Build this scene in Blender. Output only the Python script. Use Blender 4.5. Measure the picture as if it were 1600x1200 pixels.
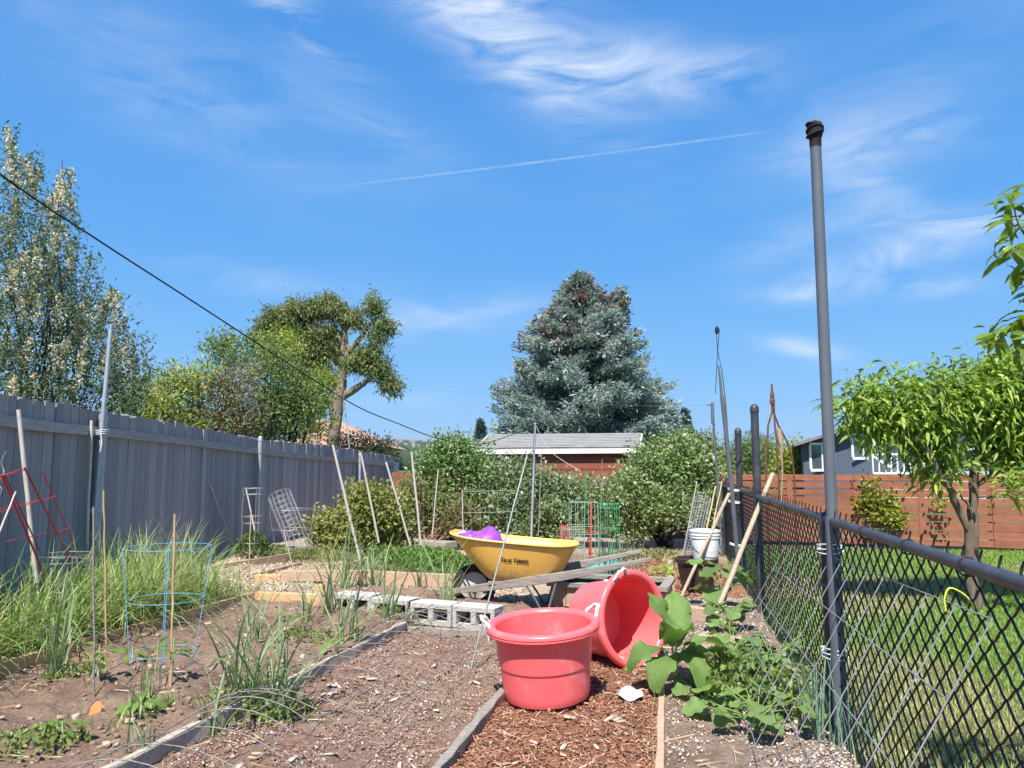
import bpy, bmesh, math, random
import numpy as np
from mathutils import Vector, Matrix, Quaternion, Euler

for _o in list(bpy.data.objects):
    bpy.data.objects.remove(_o)
SC = bpy.context.scene
COL = SC.collection
rng = np.random.RandomState(7)
random.seed(7)
R = math.radians

# ------------------------------------------------------------------ camera
FPX, CAMH = 1180.0, 1.35
PITCH = math.atan(130 / FPX)
cam_d = bpy.data.cameras.new('camera')
cam_d.sensor_width = 36.0
cam_d.lens = 36.0 * FPX / 1600.0
cam_d.clip_start = 0.05
cam_d.clip_end = 30000
cam = bpy.data.objects.new('camera', cam_d)
cam.location = (0, 0, CAMH)
cam.rotation_euler = (R(90) + PITCH, 0, 0)
COL.objects.link(cam)
SC.camera = cam

def ray(px, py):
    """direction of a point seen at px, py in the 1600 x 1200 photograph"""
    u, v = (px - 800) / FPX, (600 - py) / FPX
    c, s = math.cos(PITCH), math.sin(PITCH)
    return u, c - v * s, s + v * c
def G(px, py, z=0.0):
    a, b, c = ray(px, py)
    t = (z - CAMH) / c
    return Vector((a * t, b * t, z))
def P(px, py, Y):
    a, b, c = ray(px, py)
    t = Y / b
    return Vector((a * t, Y, CAMH + c * t))

# ------------------------------------------------------------------ sun and sky
SUN_EL, SUN_AZ = R(57), R(194)          # azimuth clockwise from +Y
sun_vec = Vector((math.sin(SUN_AZ) * math.cos(SUN_EL), math.cos(SUN_AZ) * math.cos(SUN_EL), math.sin(SUN_EL)))
sd = bpy.data.lights.new('sun', 'SUN')
sd.energy = 4.0
sd.angle = R(0.53)
sd.color = (1.0, 0.955, 0.89)
so = bpy.data.objects.new('sun', sd)
so.rotation_euler = (-sun_vec).to_track_quat('-Z', 'Y').to_euler()
so.location = (-3, -10, 20)
COL.objects.link(so)

W = bpy.data.worlds.new('World')
SC.world = W
W.use_nodes = True
nt = W.node_tree
nt.nodes.clear()
def wn(t, **k):
    n = nt.nodes.new(t)
    for a, b in k.items():
        setattr(n, a, b)
    return n
def wmath(op, a, b=None, clamp=False):
    n = wn('ShaderNodeMath', operation=op)
    n.use_clamp = clamp
    for i, x in enumerate((a, b)):
        if x is None:
            continue
        if isinstance(x, (int, float)):
            n.inputs[i].default_value = x
        else:
            nt.links.new(x, n.inputs[i])
    return n.outputs[0]
sky = wn('ShaderNodeTexSky', sky_type='NISHITA')
sky.sun_disc = False
sky.sun_elevation = SUN_EL
sky.sun_rotation = SUN_AZ
sky.altitude = 400
sky.air_density = 1.0
sky.dust_density = 0.6
sky.ozone_density = 1.6
hs = wn('ShaderNodeHueSaturation')
hs.inputs['Saturation'].default_value = 1.12
nt.links.new(sky.outputs[0], hs.inputs['Color'])
tc = wn('ShaderNodeTexCoord')
sep = wn('ShaderNodeSeparateXYZ')
nt.links.new(tc.outputs['Generated'], sep.inputs[0])
az = wmath('ARCTAN2', sep.outputs[0], sep.outputs[1])
el = wmath('ARCSINE', sep.outputs[2])
# streaky cirrus noise, in azimuth / elevation
cv = wn('ShaderNodeCombineXYZ')
nt.links.new(az, cv.inputs[0]); nt.links.new(el, cv.inputs[1])
mp = wn('ShaderNodeMapping')
mp.inputs['Rotation'].default_value = (0, 0, R(14))
mp.inputs['Scale'].default_value = (2.2, 8.0, 1)
nt.links.new(cv.outputs[0], mp.inputs[0])
nz = wn('ShaderNodeTexNoise')
nz.inputs['Scale'].default_value = 2.3
nz.inputs['Detail'].default_value = 7
nz.inputs['Roughness'].default_value = 0.63
nz.inputs['Distortion'].default_value = 0.9
nt.links.new(mp.outputs[0], nz.inputs['Vector'])
mr = wn('ShaderNodeMapRange')
mr.inputs[1].default_value = 0.34; mr.inputs[2].default_value = 0.80
nt.links.new(nz.outputs[0], mr.inputs[0])
def dirof(px, py):
    v = Vector(ray(px, py)).normalized()
    return math.atan2(v.x, v.y), math.asin(v.z)
# patches of cirrus: centre, half length, half width (pixels), tilt, strength
patches = [(745, 35, 160, 44, -24, .95), (960, 95, 210, 44, -14, 1.0), (455, 20, 100, 26, -28, 1.25),
           (860, 120, 150, 60, -34, 0.7), (700, -40, 160, 60, -20, 0.9), (1080, 118, 130, 24, 4, 0.55), (1350, 225, 120, 40, 4, 1.0), (1400, 395, 130, 26, 12, 1.3),
           (1240, 462, 60, 14, -6, 0.9), (1430, 447, 70, 15, -6, 0.9), (1250, 545, 60, 16, -14, 0.9),
           (700, 495, 140, 28, 6, 0.75), (400, 440, 120, 22, -4, 0.6), (640, 624, 55, 12, 0, 0.9),
           (280, 140, 230, 70, -18, 0.42), (1370, 300, 60, 26, -20, 0.75), (1500, 60, 150, 50, 12, 0.25),
           (560, 180, 170, 44, -22, 0.34), (1480, 345, 120, 22, -10, 0.7), (1220, 380, 90, 30, 4, .5)]
tot = None
for (px, py, a, b, tilt, st) in patches:
    a0, e0 = dirof(px, py)
    m = wn('ShaderNodeMapping', vector_type='TEXTURE')
    m.inputs['Location'].default_value = (a0, e0, 0)
    m.inputs['Rotation'].default_value = (0, 0, R(tilt))
    m.inputs['Scale'].default_value = (a / FPX, b / FPX, 1)
    nt.links.new(cv.outputs[0], m.inputs[0])
    dp = wn('ShaderNodeVectorMath', operation='DOT_PRODUCT')
    nt.links.new(m.outputs[0], dp.inputs[0]); nt.links.new(m.outputs[0], dp.inputs[1])
    g = wmath('MULTIPLY', wmath('EXPONENT', wmath('MULTIPLY', dp.outputs['Value'], -1.0)), st)
    tot = g if tot is None else wmath('ADD', tot, g)
thin = wn('ShaderNodeTexNoise')
thin.inputs['Scale'].default_value = 1.4
thin.inputs['Detail'].default_value = 3
nt.links.new(mp.outputs[0], thin.inputs['Vector'])
thin_m = wn('ShaderNodeMapRange')
thin_m.inputs[1].default_value = 0.5; thin_m.inputs[2].default_value = 0.8
thin_m.inputs[4].default_value = 0.14
nt.links.new(thin.outputs[0], thin_m.inputs[0])
cl = wmath('MULTIPLY', wmath('ADD', tot, thin_m.outputs[0]), mr.outputs[0], True)
# contrail: a thin streak between two directions
a0, e0 = dirof(857, 251)
m = wn('ShaderNodeMapping', vector_type='TEXTURE')
m.inputs['Location'].default_value = (a0, e0, 0)
a1, e1 = dirof(490, 298); a2, e2 = dirof(1225, 205)
m.inputs['Rotation'].default_value = (0, 0, math.atan2(e2 - e1, a2 - a1))
m.inputs['Scale'].default_value = (math.hypot(a2 - a1, e2 - e1) / 2, 1.5 / FPX, 1)
nt.links.new(cv.outputs[0], m.inputs[0])
s2 = wn('ShaderNodeSeparateXYZ')
nt.links.new(m.outputs[0], s2.inputs[0])
crv = wmath('ADD', s2.outputs[1], wmath('MULTIPLY', wmath('MULTIPLY', s2.outputs[0], s2.outputs[0]), 12.5))
gx = wmath('SUBTRACT', 1.0, wmath('POWER', wmath('ABSOLUTE', s2.outputs[0]), 8.0), True)
gy = wmath('EXPONENT', wmath('MULTIPLY', wmath('MULTIPLY', crv, crv), -1.0))
nz2 = wn('ShaderNodeTexNoise')
nz2.inputs['Scale'].default_value = 60
nt.links.new(cv.outputs[0], nz2.inputs['Vector'])
ct = wmath('MULTIPLY', wmath('MULTIPLY', wmath('MULTIPLY', gx, gy), nz2.outputs[0]), 0.6)
cl = wmath('MAXIMUM', cl, ct)
cl = wmath('MULTIPLY', cl, 0.74)
mix = wn('ShaderNodeMix', data_type='RGBA')
nt.links.new(cl, mix.inputs['Factor'])
# deep summer blue, paler towards the horizon all round, over the physical sky
rpk = wn('ShaderNodeValToRGB')
for i_, (p_, c_) in enumerate(((0.0, (.95, 2.2, 3.65)), (.10, (.70, 1.95, 3.6)), (.33, (.36, 1.5, 3.4)), (.85, (.17, 1.0, 2.85)))):
    e_ = rpk.color_ramp.elements[i_] if i_ < 2 else rpk.color_ramp.elements.new(p_)
    e_.position = p_; e_.color = (*[q_ / 4 for q_ in c_], 1)
nt.links.new(wmath('DIVIDE', el, 0.8, True), rpk.inputs[0])
scl = wn('ShaderNodeVectorMath', operation='SCALE'); scl.inputs['Scale'].default_value = 4.0
nt.links.new(rpk.outputs[0], scl.inputs[0])
mixs = wn('ShaderNodeMix', data_type='RGBA'); mixs.inputs['Factor'].default_value = 0.92
nt.links.new(hs.outputs[0], mixs.inputs['A']); nt.links.new(scl.outputs[0], mixs.inputs['B'])
nt.links.new(mixs.outputs['Result'], mix.inputs['A'])
mix.inputs['B'].default_value = (3.7, 3.95, 4.25, 1)
bg = wn('ShaderNodeBackground')
bg.inputs[1].default_value = 0.118
nt.links.new(mix.outputs['Result'], bg.inputs[0])
wo = wn('ShaderNodeOutputWorld')
nt.links.new(bg.outputs[0], wo.inputs[0])

SC.view_settings.view_transform = 'Standard'
SC.view_settings.look = 'None'
SC.view_settings.exposure = 1.15
SC.view_settings.gamma = 1.0
SC.view_settings.use_curve_mapping = False
SC.cycles.max_bounces = 6
SC.cycles.transparent_max_bounces = 8
SC.cycles.caustics_reflective = False
SC.cycles.caustics_refractive = False

# ------------------------------------------------------------------ mesh helpers
def nrm(a):
    return a / np.maximum(np.linalg.norm(a, axis=-1, keepdims=True), 1e-9)

def np_mesh(name, V, F, mat, tint=None, smooth=False):
    """V (n,3), F (m,k) all faces with k corners"""
    V = np.asarray(V, np.float32); F = np.asarray(F, np.int32)
    me = bpy.data.meshes.new(name)
    n, (m, k) = len(V), F.shape
    me.vertices.add(n); me.vertices.foreach_set('co', V.ravel())
    me.loops.add(m * k); me.loops.foreach_set('vertex_index', F.ravel())
    me.polygons.add(m)
    me.polygons.foreach_set('loop_start', np.arange(0, m * k, k, dtype=np.int32))
    if smooth:
        me.polygons.foreach_set('use_smooth', np.ones(m, bool))
    me.update(calc_edges=True)
    if tint is not None:
        ca = me.color_attributes.new('tint', 'FLOAT_COLOR', 'POINT')
        t4 = np.ones((n, 4), np.float32); t4[:, :3] = tint
        ca.data.foreach_set('color', t4.ravel())
    if mat:
        me.materials.append(mat)
    return me

def link(name, data, parent=None, loc=None):
    o = bpy.data.objects.new(name, data)
    COL.objects.link(o)
    if parent is not None:
        o.parent = parent
    if loc is not None:
        o.location = loc
    return o

def tag(o, label=None, cat=None, group=None, kind=None):
    if label: o['label'] = label
    if cat: o['category'] = cat
    if group: o['group'] = group
    if kind: o['kind'] = kind
    return o

def thing(name, label, cat, loc=(0, 0, 0), rot=(0, 0, 0), group=None):
    o = link(name, None)
    o.location = loc; o.rotation_euler = rot
    o.empty_display_size = 0.1
    return tag(o, label, cat, group)

class MB:
    def __init__(s):
        s.v, s.f, s.sm, s.mi = [], [], [], []
    def add(s, vs, fs, smooth=False, mi=0):
        b = len(s.v)
        s.v += [tuple(v) for v in vs]
        for f in fs:
            s.f.append(tuple(i + b for i in f)); s.sm.append(smooth); s.mi.append(mi)
    def box(s, c, sz, rot=None, mi=0, jit=0.0):
        c = Vector(c); vs = []
        for dx in (-.5, .5):
            for dy in (-.5, .5):
                for dz in (-.5, .5):
                    p = Vector((dx * sz[0], dy * sz[1], dz * sz[2]))
                    if jit:
                        p += Vector((random.uniform(-jit, jit), random.uniform(-jit, jit), random.uniform(-jit, jit)))
                    if rot is not None:
                        p = rot @ p
                    vs.append(c + p)
        s.add(vs, [(0, 1, 3, 2), (4, 6, 7, 5), (0, 4, 5, 1), (2, 3, 7, 6), (0, 2, 6, 4), (1, 5, 7, 3)], mi=mi)
    def beam(s, p0, p1, w, h, mi=0, jit=0.0, n=1):
        """box from p0 to p1, w sideways, h upwards, centred"""
        p0, p1 = Vector(p0), Vector(p1)
        d = (p1 - p0); L = d.length; d.normalize()
        up = Vector((0, 0, 1)) if abs(d.z) < .95 else Vector((0, 1, 0))
        sd_ = d.cross(up).normalized(); up = sd_.cross(d)
        rows = []
        for i in range(n + 1):
            c = p0.lerp(p1, i / n)
            row = []
            for a, b in ((-1, -1), (1, -1), (1, 1), (-1, 1)):
                q = c + sd_ * (a * w / 2) + up * (b * h / 2)
                if jit:
                    q = q + sd_ * random.uniform(-jit, jit) + up * random.uniform(-jit, jit)
                row.append(q)
            rows.append(row)
        vs = [q for r_ in rows for q in r_]
        fs = [(3, 2, 1, 0), tuple(4 * n + i for i in range(4))]
        for i in range(n):
            for k in range(4):
                fs.append((4 * i + k, 4 * i + (k + 1) % 4, 4 * (i + 1) + (k + 1) % 4, 4 * (i + 1) + k))
        s.add(vs, fs, mi=mi)
    def tube(s, pts, r, n=8, cap=True, mi=0, closed=False, smooth=True):
        pts = [Vector(p) for p in pts]
        m = len(pts)
        rs = r if isinstance(r, (list, tuple)) else [r] * m
        if closed:
            tang = [(pts[(i + 1) % m] - pts[i - 1]).normalized() for i in range(m)]
        else:
            tang = [(pts[min(i + 1, m - 1)] - pts[max(i - 1, 0)]).normalized() for i in range(m)]
        up = Vector((0, 0, 1)) if abs(tang[0].z) < .9 else Vector((1, 0, 0))
        u = tang[0].cross(up).normalized()
        vs = []
        for i in range(m):
            if i:
                u = (u - tang[i] * u.dot(tang[i]))
                u = u.normalized() if u.length > 1e-6 else tang[i].orthogonal().normalized()
            w = tang[i].cross(u)
            for k in range(n):
                a = 2 * math.pi * k / n
                vs.append(pts[i] + u * (math.cos(a) * rs[i]) + w * (math.sin(a) * rs[i]))
        fs = []
        for i in range(m if closed else m - 1):
            j = (i + 1) % m
            for k in range(n):
                fs.append((i * n + k, i * n + (k + 1) % n, j * n + (k + 1) % n, j * n + k))
        s.add(vs, fs, smooth, mi)
        if cap and not closed:
            s.add(vs[:n], [tuple(range(n - 1, -1, -1))], mi=mi)
            s.add(vs[-n:], [tuple(range(n))], mi=mi)
    def lathe(s, prof, n=32, M=None, mi=0, smooth=True):
        # split the profile where it turns sharply, so that smooth shading does not bleed round edges
        for i in range(1, len(prof) - 1):
            a0 = math.atan2(prof[i][1] - prof[i - 1][1], prof[i][0] - prof[i - 1][0])
            a1 = math.atan2(prof[i + 1][1] - prof[i][1], prof[i + 1][0] - prof[i][0])
            if smooth and abs((a1 - a0 + math.pi) % (2 * math.pi) - math.pi) > R(38):
                s.lathe(prof[:i + 1], n, M, mi, smooth); s.lathe(prof[i:], n, M, mi, smooth)
                return
        vs = []
        for (r_, z) in prof:
            for k in range(n):
                a = 2 * math.pi * k / n
                p = Vector((r_ * math.cos(a), r_ * math.sin(a), z))
                vs.append(M @ p if M is not None else p)
        fs = []
        for i in range(len(prof) - 1):
            for k in range(n):
                fs.append((i * n + k, i * n + (k + 1) % n, (i + 1) * n + (k + 1) % n, (i + 1) * n + k))
        s.add(vs, fs, smooth, mi)
    def mesh(s, name, mats, off=None):
        me = bpy.data.meshes.new(name)
        vs = s.v if off is None else [(a - off[0], b - off[1], c - off[2]) for a, b, c in s.v]
        me.from_pydata(vs, [], s.f)
        me.polygons.foreach_set('use_smooth', s.sm)
        me.polygons.foreach_set('material_index', s.mi)
        for m_ in (mats if isinstance(mats, (list, tuple)) else [mats]):
            me.materials.append(m_)
        me.update()
        return me
    def build(s, name, mats, parent=None, off=None):
        """vertices in world coordinates; off = the parent's location"""
        if off is None and parent is not None:
            off = parent['_o'] if '_o' in parent else None
        return link(name, s.mesh(name, mats, off), parent)

def bevel(o, w=0.004, seg=1):
    m = o.modifiers.new('bevel', 'BEVEL'); m.width = w; m.segments = seg; m.limit_method = 'ANGLE'
    return o

# ------------------------------------------------------------------ materials
def mat_new(name):
    m = bpy.data.materials.new(name); m.use_nodes = True
    t = m.node_tree; t.nodes.clear()
    out = t.nodes.new('ShaderNodeOutputMaterial')
    b = t.nodes.new('ShaderNodeBsdfPrincipled')
    t.links.new(b.outputs[0], out.inputs[0])
    return m, t, b, out

def surf(name, c1, c2=None, scale=8.0, rough=0.8, bump=0.0, bscale=40.0, stretch=(1, 1, 1), metal=0.0, spec=0.3,
         rand=0.0, c3=None, c3scale=3.0, c3lo=0.55, c3hi=0.7, coord='Object', detail=6, dirt=None):
    m, t, b, out = mat_new(name)
    L = t.links
    tcn = t.nodes.new('ShaderNodeTexCoord')
    mpn = t.nodes.new('ShaderNodeMapping')
    mpn.inputs['Scale'].default_value = stretch
    L.new(tcn.outputs[coord], mpn.inputs[0])
    vec = mpn.outputs[0]
    if rand:
        oi = t.nodes.new('ShaderNodeObjectInfo')
        ad = t.nodes.new('ShaderNodeVectorMath'); ad.operation = 'ADD'
        mu = t.nodes.new('ShaderNodeMath'); mu.operation = 'MULTIPLY'; mu.inputs[1].default_value = 37.0
        L.new(oi.outputs['Random'], mu.inputs[0])
        L.new(vec, ad.inputs[0]); L.new(mu.outputs[0], ad.inputs[1])
        vec = ad.outputs[0]
    col = None
    c2 = c2 or c1
    n1 = t.nodes.new('ShaderNodeTexNoise')
    n1.inputs['Scale'].default_value = scale; n1.inputs['Detail'].default_value = detail
    n1.inputs['Roughness'].default_value = 0.6
    L.new(vec, n1.inputs['Vector'])
    rp = t.nodes.new('ShaderNodeValToRGB')
    rp.color_ramp.elements[0].position = 0.35; rp.color_ramp.elements[1].position = 0.65
    rp.color_ramp.elements[0].color = (*c1, 1); rp.color_ramp.elements[1].color = (*c2, 1)
    L.new(n1.outputs[0], rp.inputs[0])
    col = rp.outputs[0]
    if c3:
        n3 = t.nodes.new('ShaderNodeTexNoise')
        n3.inputs['Scale'].default_value = c3scale; n3.inputs['Detail'].default_value = 8
        n3.inputs['Roughness'].default_value = 0.65
        L.new(vec, n3.inputs['Vector'])
        mrn = t.nodes.new('ShaderNodeMapRange')
        mrn.inputs[1].default_value = c3lo; mrn.inputs[2].default_value = c3hi
        L.new(n3.outputs[0], mrn.inputs[0])
        mx = t.nodes.new('ShaderNodeMix'); mx.data_type = 'RGBA'
        L.new(mrn.outputs[0], mx.inputs['Factor']); L.new(col, mx.inputs['A'])
        mx.inputs['B'].default_value = (*c3, 1)
        col = mx.outputs['Result']
    if dirt:      # splashed soil, thickest towards the foot: colour, height, reach
        dc, dz0, dz1 = dirt
        sx = t.nodes.new('ShaderNodeSeparateXYZ'); L.new(tcn.outputs[coord], sx.inputs[0])
        md = t.nodes.new('ShaderNodeMapRange'); md.inputs[1].default_value = dz1; md.inputs[2].default_value = dz0
        md.inputs[3].default_value = -.10; md.inputs[4].default_value = .30
        L.new(sx.outputs[2], md.inputs[0])
        nd = t.nodes.new('ShaderNodeTexNoise'); nd.inputs['Scale'].default_value = 22; nd.inputs['Detail'].default_value = 9; nd.inputs['Roughness'].default_value = .72
        L.new(tcn.outputs[coord], nd.inputs['Vector'])
        ad2 = t.nodes.new('ShaderNodeMath'); ad2.operation = 'ADD'; L.new(md.outputs[0], ad2.inputs[0]); L.new(nd.outputs[0], ad2.inputs[1])
        mr2 = t.nodes.new('ShaderNodeMapRange'); mr2.inputs[1].default_value = .60; mr2.inputs[2].default_value = .80; mr2.inputs[4].default_value = .75
        L.new(ad2.outputs[0], mr2.inputs[0])
        mxd = t.nodes.new('ShaderNodeMix'); mxd.data_type = 'RGBA'
        L.new(mr2.outputs[0], mxd.inputs['Factor']); L.new(col, mxd.inputs['A']); mxd.inputs['B'].default_value = (*dc, 1)
        col = mxd.outputs['Result']
    if rand:
        hsn = t.nodes.new('ShaderNodeHueSaturation')
        mr_ = t.nodes.new('ShaderNodeMapRange')
        mr_.inputs[3].default_value = 1 - rand; mr_.inputs[4].default_value = 1 + rand
        L.new(oi.outputs['Random'], mr_.inputs[0])
        L.new(mr_.outputs[0], hsn.inputs['Value']); L.new(col, hsn.inputs['Color'])
        col = hsn.outputs[0]
    L.new(col, b.inputs['Base Color'])
    b.inputs['Roughness'].default_value = rough
    b.inputs['Metallic'].default_value = metal
    b.inputs['Specular IOR Level'].default_value = spec
    if bump:
        n2 = t.nodes.new('ShaderNodeTexNoise')
        n2.inputs['Scale'].default_value = bscale; n2.inputs['Detail'].default_value = 6
        L.new(vec, n2.inputs['Vector'])
        bp = t.nodes.new('ShaderNodeBump'); bp.inputs['Strength'].default_value = bump
        bp.inputs['Distance'].default_value = 0.01
        L.new(n2.outputs[0], bp.inputs['Height']); L.new(bp.outputs[0], b.inputs['Normal'])
    return m

def leafmat(name, base=(1, 1, 1), trans=0.35, rough=0.5, spec=0.35, attr=True, rand=0.0, veins=False):
    """leaf colour comes from the 'tint' of each leaf (or base + per-object variation)"""
    m, t, b, out = mat_new(name)
    L = t.links
    if attr:
        a = t.nodes.new('ShaderNodeAttribute'); a.attribute_name = 'tint'
        col = a.outputs['Color']
    else:
        n1 = t.nodes.new('ShaderNodeTexNoise'); n1.inputs['Scale'].default_value = 14
        tcn = t.nodes.new('ShaderNodeTexCoord'); L.new(tcn.outputs['Object'], n1.inputs['Vector'])
        rp = t.nodes.new('ShaderNodeValToRGB')
        rp.color_ramp.elements[0].color = (*[c * .75 for c in base], 1)
        rp.color_ramp.elements[1].color = (*[min(1, c * 1.3) for c in base], 1)
        L.new(n1.outputs[0], rp.inputs[0])
        hsn = t.nodes.new('ShaderNodeHueSaturation')
        oi = t.nodes.new('ShaderNodeObjectInfo')
        mr_ = t.nodes.new('ShaderNodeMapRange')
        mr_.inputs[3].default_value = 1 - rand; mr_.inputs[4].default_value = 1 + rand
        L.new(oi.outputs['Random'], mr_.inputs[0]); L.new(mr_.outputs[0], hsn.inputs['Value'])
        L.new(rp.outputs[0], hsn.inputs['Color'])
        col = hsn.outputs[0]
        bp = t.nodes.new('ShaderNodeBump'); bp.inputs['Strength'].default_value = .35; bp.inputs['Distance'].default_value = .008
        n2 = t.nodes.new('ShaderNodeTexVoronoi'); n2.inputs['Scale'].default_value = 45
        L.new(tcn.outputs['Object'], n2.inputs['Vector']); L.new(n2.outputs[0], bp.inputs['Height'])
        L.new(bp.outputs[0], b.inputs['Normal'])
    L.new(col, b.inputs['Base Color'])
    b.inputs['Roughness'].default_value = rough
    b.inputs['Specular IOR Level'].default_value = spec
    tr = t.nodes.new('ShaderNodeBsdfTranslucent')
    hs2 = t.nodes.new('ShaderNodeHueSaturation')
    hs2.inputs['Hue'].default_value = 0.485; hs2.inputs['Saturation'].default_value = 1.15; hs2.inputs['Value'].default_value = 1.5
    L.new(col, hs2.inputs['Color']); L.new(hs2.outputs[0], tr.inputs[0])
    mx = t.nodes.new('ShaderNodeMixShader'); mx.inputs[0].default_value = trans
    L.new(b.outputs[0], mx.inputs[1]); L.new(tr.outputs[0], mx.inputs[2])
    L.new(mx.outputs[0], out.inputs[0])
    return m

def tintmat(name, rough=0.9, spec=0.2, bump=0.0, bscale=60):
    m, t, b, out = mat_new(name)
    a = t.nodes.new('ShaderNodeAttribute'); a.attribute_name = 'tint'
    t.links.new(a.outputs['Color'], b.inputs['Base Color'])
    b.inputs['Roughness'].default_value = rough
    b.inputs['Specular IOR Level'].default_value = spec
    return m

LEAF = leafmat('leaf')
NEEDLE = leafmat('needles', trans=0.28, rough=0.6)
GRASSM = leafmat('grass_blade', trans=0.35, rough=0.45)
CHIPM = tintmat('wood_chip')
BARK = surf('bark', (.10, .075, .055), (.22, .17, .13), 14, .95, .8, 30, (1, 1, .25))
BARK_DK = surf('dark_bark', (.025, .02, .018), (.07, .055, .045), 14, .95, .8, 30, (1, 1, .25))
BARK_RED = surf('reddish_bark', (.16, .09, .06), (.30, .18, .12), 10, .95, .8, 20, (1, 1, .3))

# ------------------------------------------------------------------ noise, scatter and leaf builders
def vnoise(x, y, sc, seed=0):
    r_ = np.random.RandomState(seed); T = r_.rand(64, 64)
    X, Y = np.asarray(x) * sc, np.asarray(y) * sc
    i, j = np.floor(X).astype(int), np.floor(Y).astype(int)
    fx, fy = X - i, Y - j
    fx = fx * fx * (3 - 2 * fx); fy = fy * fy * (3 - 2 * fy)
    a, b = T[i % 64, j % 64], T[(i + 1) % 64, j % 64]
    c, d = T[i % 64, (j + 1) % 64], T[(i + 1) % 64, (j + 1) % 64]
    return (a * (1 - fx) + b * fx) * (1 - fy) + (c * (1 - fx) + d * fx) * fy - .5
def sstep(a, b, x):
    t = np.clip((x - a) / (b - a), 0, 1)
    return t * t * (3 - 2 * t)

def leaf_geo(C, D, N, L, Wd, fold=.22, droop=.15):
    """folded rhombic leaves: base C, direction D, normal N"""
    L = np.asarray(L)[:, None]; Wd = np.asarray(Wd)[:, None]
    D = nrm(D); S = nrm(np.cross(D, N)); N2 = np.cross(S, D)
    mid = C + D * L * .45
    v = np.stack([C, mid + S * Wd * .5 + N2 * Wd * fold, mid - S * Wd * .5 + N2 * Wd * fold, C + D * L - N2 * L * droop], 1)
    n = len(C); b = (np.arange(n) * 4)[:, None]
    F = np.concatenate([b + [0, 3, 1], b + [0, 2, 3]], 1).reshape(-1, 3)
    return v.reshape(-1, 3), F

def long_leaf_geo(C, D, N, L, Wd, droop=.35, fold=.18):
    """long drooping leaves in three pieces"""
    L = np.asarray(L)[:, None]; Wd = np.asarray(Wd)[:, None]
    D = nrm(D); S = nrm(np.cross(D, N)); N2 = np.cross(S, D)
    g = np.array([[0, 0, -1.0]])
    cols = []
    for u, w in ((0, .12), (.3, .9), (.65, .85), (1, .04)):
        c = C + D * L * u + g * L * droop * u * u
        cols += [c + S * Wd * w * .5 + N2 * Wd * fold * w, c, c - S * Wd * w * .5 + N2 * Wd * fold * w]
    v = np.stack(cols, 1)
    q = []
    for i in range(3):
        for k in range(2):
            a = i * 3 + k
            q.append([a, a + 1, a + 4, a + 3])
    q = np.array(q)
    n = len(C)
    F = (np.arange(n)[:, None, None] * 12 + q[None]).reshape(-1, 4)
    return v.reshape(-1, 3), F

def blade_geo(B, azm, L, Wd, lean, bend, K=3, twist=None):
    n = len(B)
    hd = np.stack([np.cos(azm), np.sin(azm), np.zeros(n)], 1)
    tw = azm + np.pi / 2 + (0 if twist is None else twist)
    sd_ = np.stack([np.cos(tw), np.sin(tw), np.zeros(n)], 1)
    p = B.copy(); rows = []
    for k in range(K + 1):
        u = k / K
        w = (Wd * (1 - u) ** .6 * .5 + .0004)[:, None]
        rows += [p + sd_ * w, p - sd_ * w]
        th = lean + bend * (u + .5 / K)
        st = (L / K)[:, None]
        p = p + hd * (np.sin(th)[:, None] * st) + np.array([[0, 0, 1.]]) * (np.cos(th)[:, None] * st)
    v = np.stack(rows, 1)
    q = np.array([[2 * k, 2 * k + 1, 2 * k + 3, 2 * k + 2] for k in range(K)])
    F = (np.arange(n)[:, None, None] * (2 * K + 2) + q[None]).reshape(-1, 4)
    return v.reshape(-1, 3), F, 2 * K + 2

def chip_geo(C, yaw, sz, tilt):
    """small boxes, sz (n,3)"""
    n = len(C)
    k = np.array([[a, b, c] for a in (-.5, .5) for b in (-.5, .5) for c in (-.5, .5)])
    loc = k[None] * sz[:, None, :]
    loc = loc * (1 + rng.uniform(-.25, .25, loc.shape))
    cy, sy = np.cos(yaw)[:, None], np.sin(yaw)[:, None]
    z = loc[..., 2] + loc[..., 0] * np.tan(tilt)[:, None]
    v = np.stack([loc[..., 0] * cy - loc[..., 1] * sy, loc[..., 0] * sy + loc[..., 1] * cy, z], -1) + C[:, None, :]
    q = np.array([[0, 1, 3, 2], [4, 6, 7, 5], [0, 4, 5, 1], [2, 3, 7, 6], [1, 5, 7, 3]])
    F = (np.arange(n)[:, None, None] * 8 + q[None]).reshape(-1, 4)
    return v.reshape(-1, 3), F

_t = (1 + 5 ** .5) / 2
ICO = nrm(np.array([[-1, _t, 0], [1, _t, 0], [-1, -_t, 0], [1, -_t, 0], [0, -1, _t], [0, 1, _t], [0, -1, -_t], [0, 1, -_t], [_t, 0, -1], [_t, 0, 1], [-_t, 0, -1], [-_t, 0, 1]], float))
ICOF = np.array([[0, 11, 5], [0, 5, 1], [0, 1, 7], [0, 7, 10], [0, 10, 11], [1, 5, 9], [5, 11, 4], [11, 10, 2], [10, 7, 6], [7, 1, 8], [3, 9, 4], [3, 4, 2], [3, 2, 6], [3, 6, 8], [3, 8, 9], [4, 9, 5], [2, 4, 11], [6, 2, 10], [8, 6, 7], [9, 8, 1]])
def clod_geo(C, r_):
    n = len(C)
    v = ICO[None] * (r_[:, None, None] * rng.uniform(.6, 1.35, (n, 12, 1))) * np.array([1, 1, .7])
    a = rng.uniform(0, 6.28, n); c, s_ = np.cos(a)[:, None], np.sin(a)[:, None]
    v = np.stack([v[..., 0] * c - v[..., 1] * s_, v[..., 0] * s_ + v[..., 1] * c, v[..., 2]], -1) + C[:, None]
    F = (np.arange(n)[:, None, None] * 12 + ICOF[None]).reshape(-1, 3)
    return v.reshape(-1, 3), F

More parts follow.
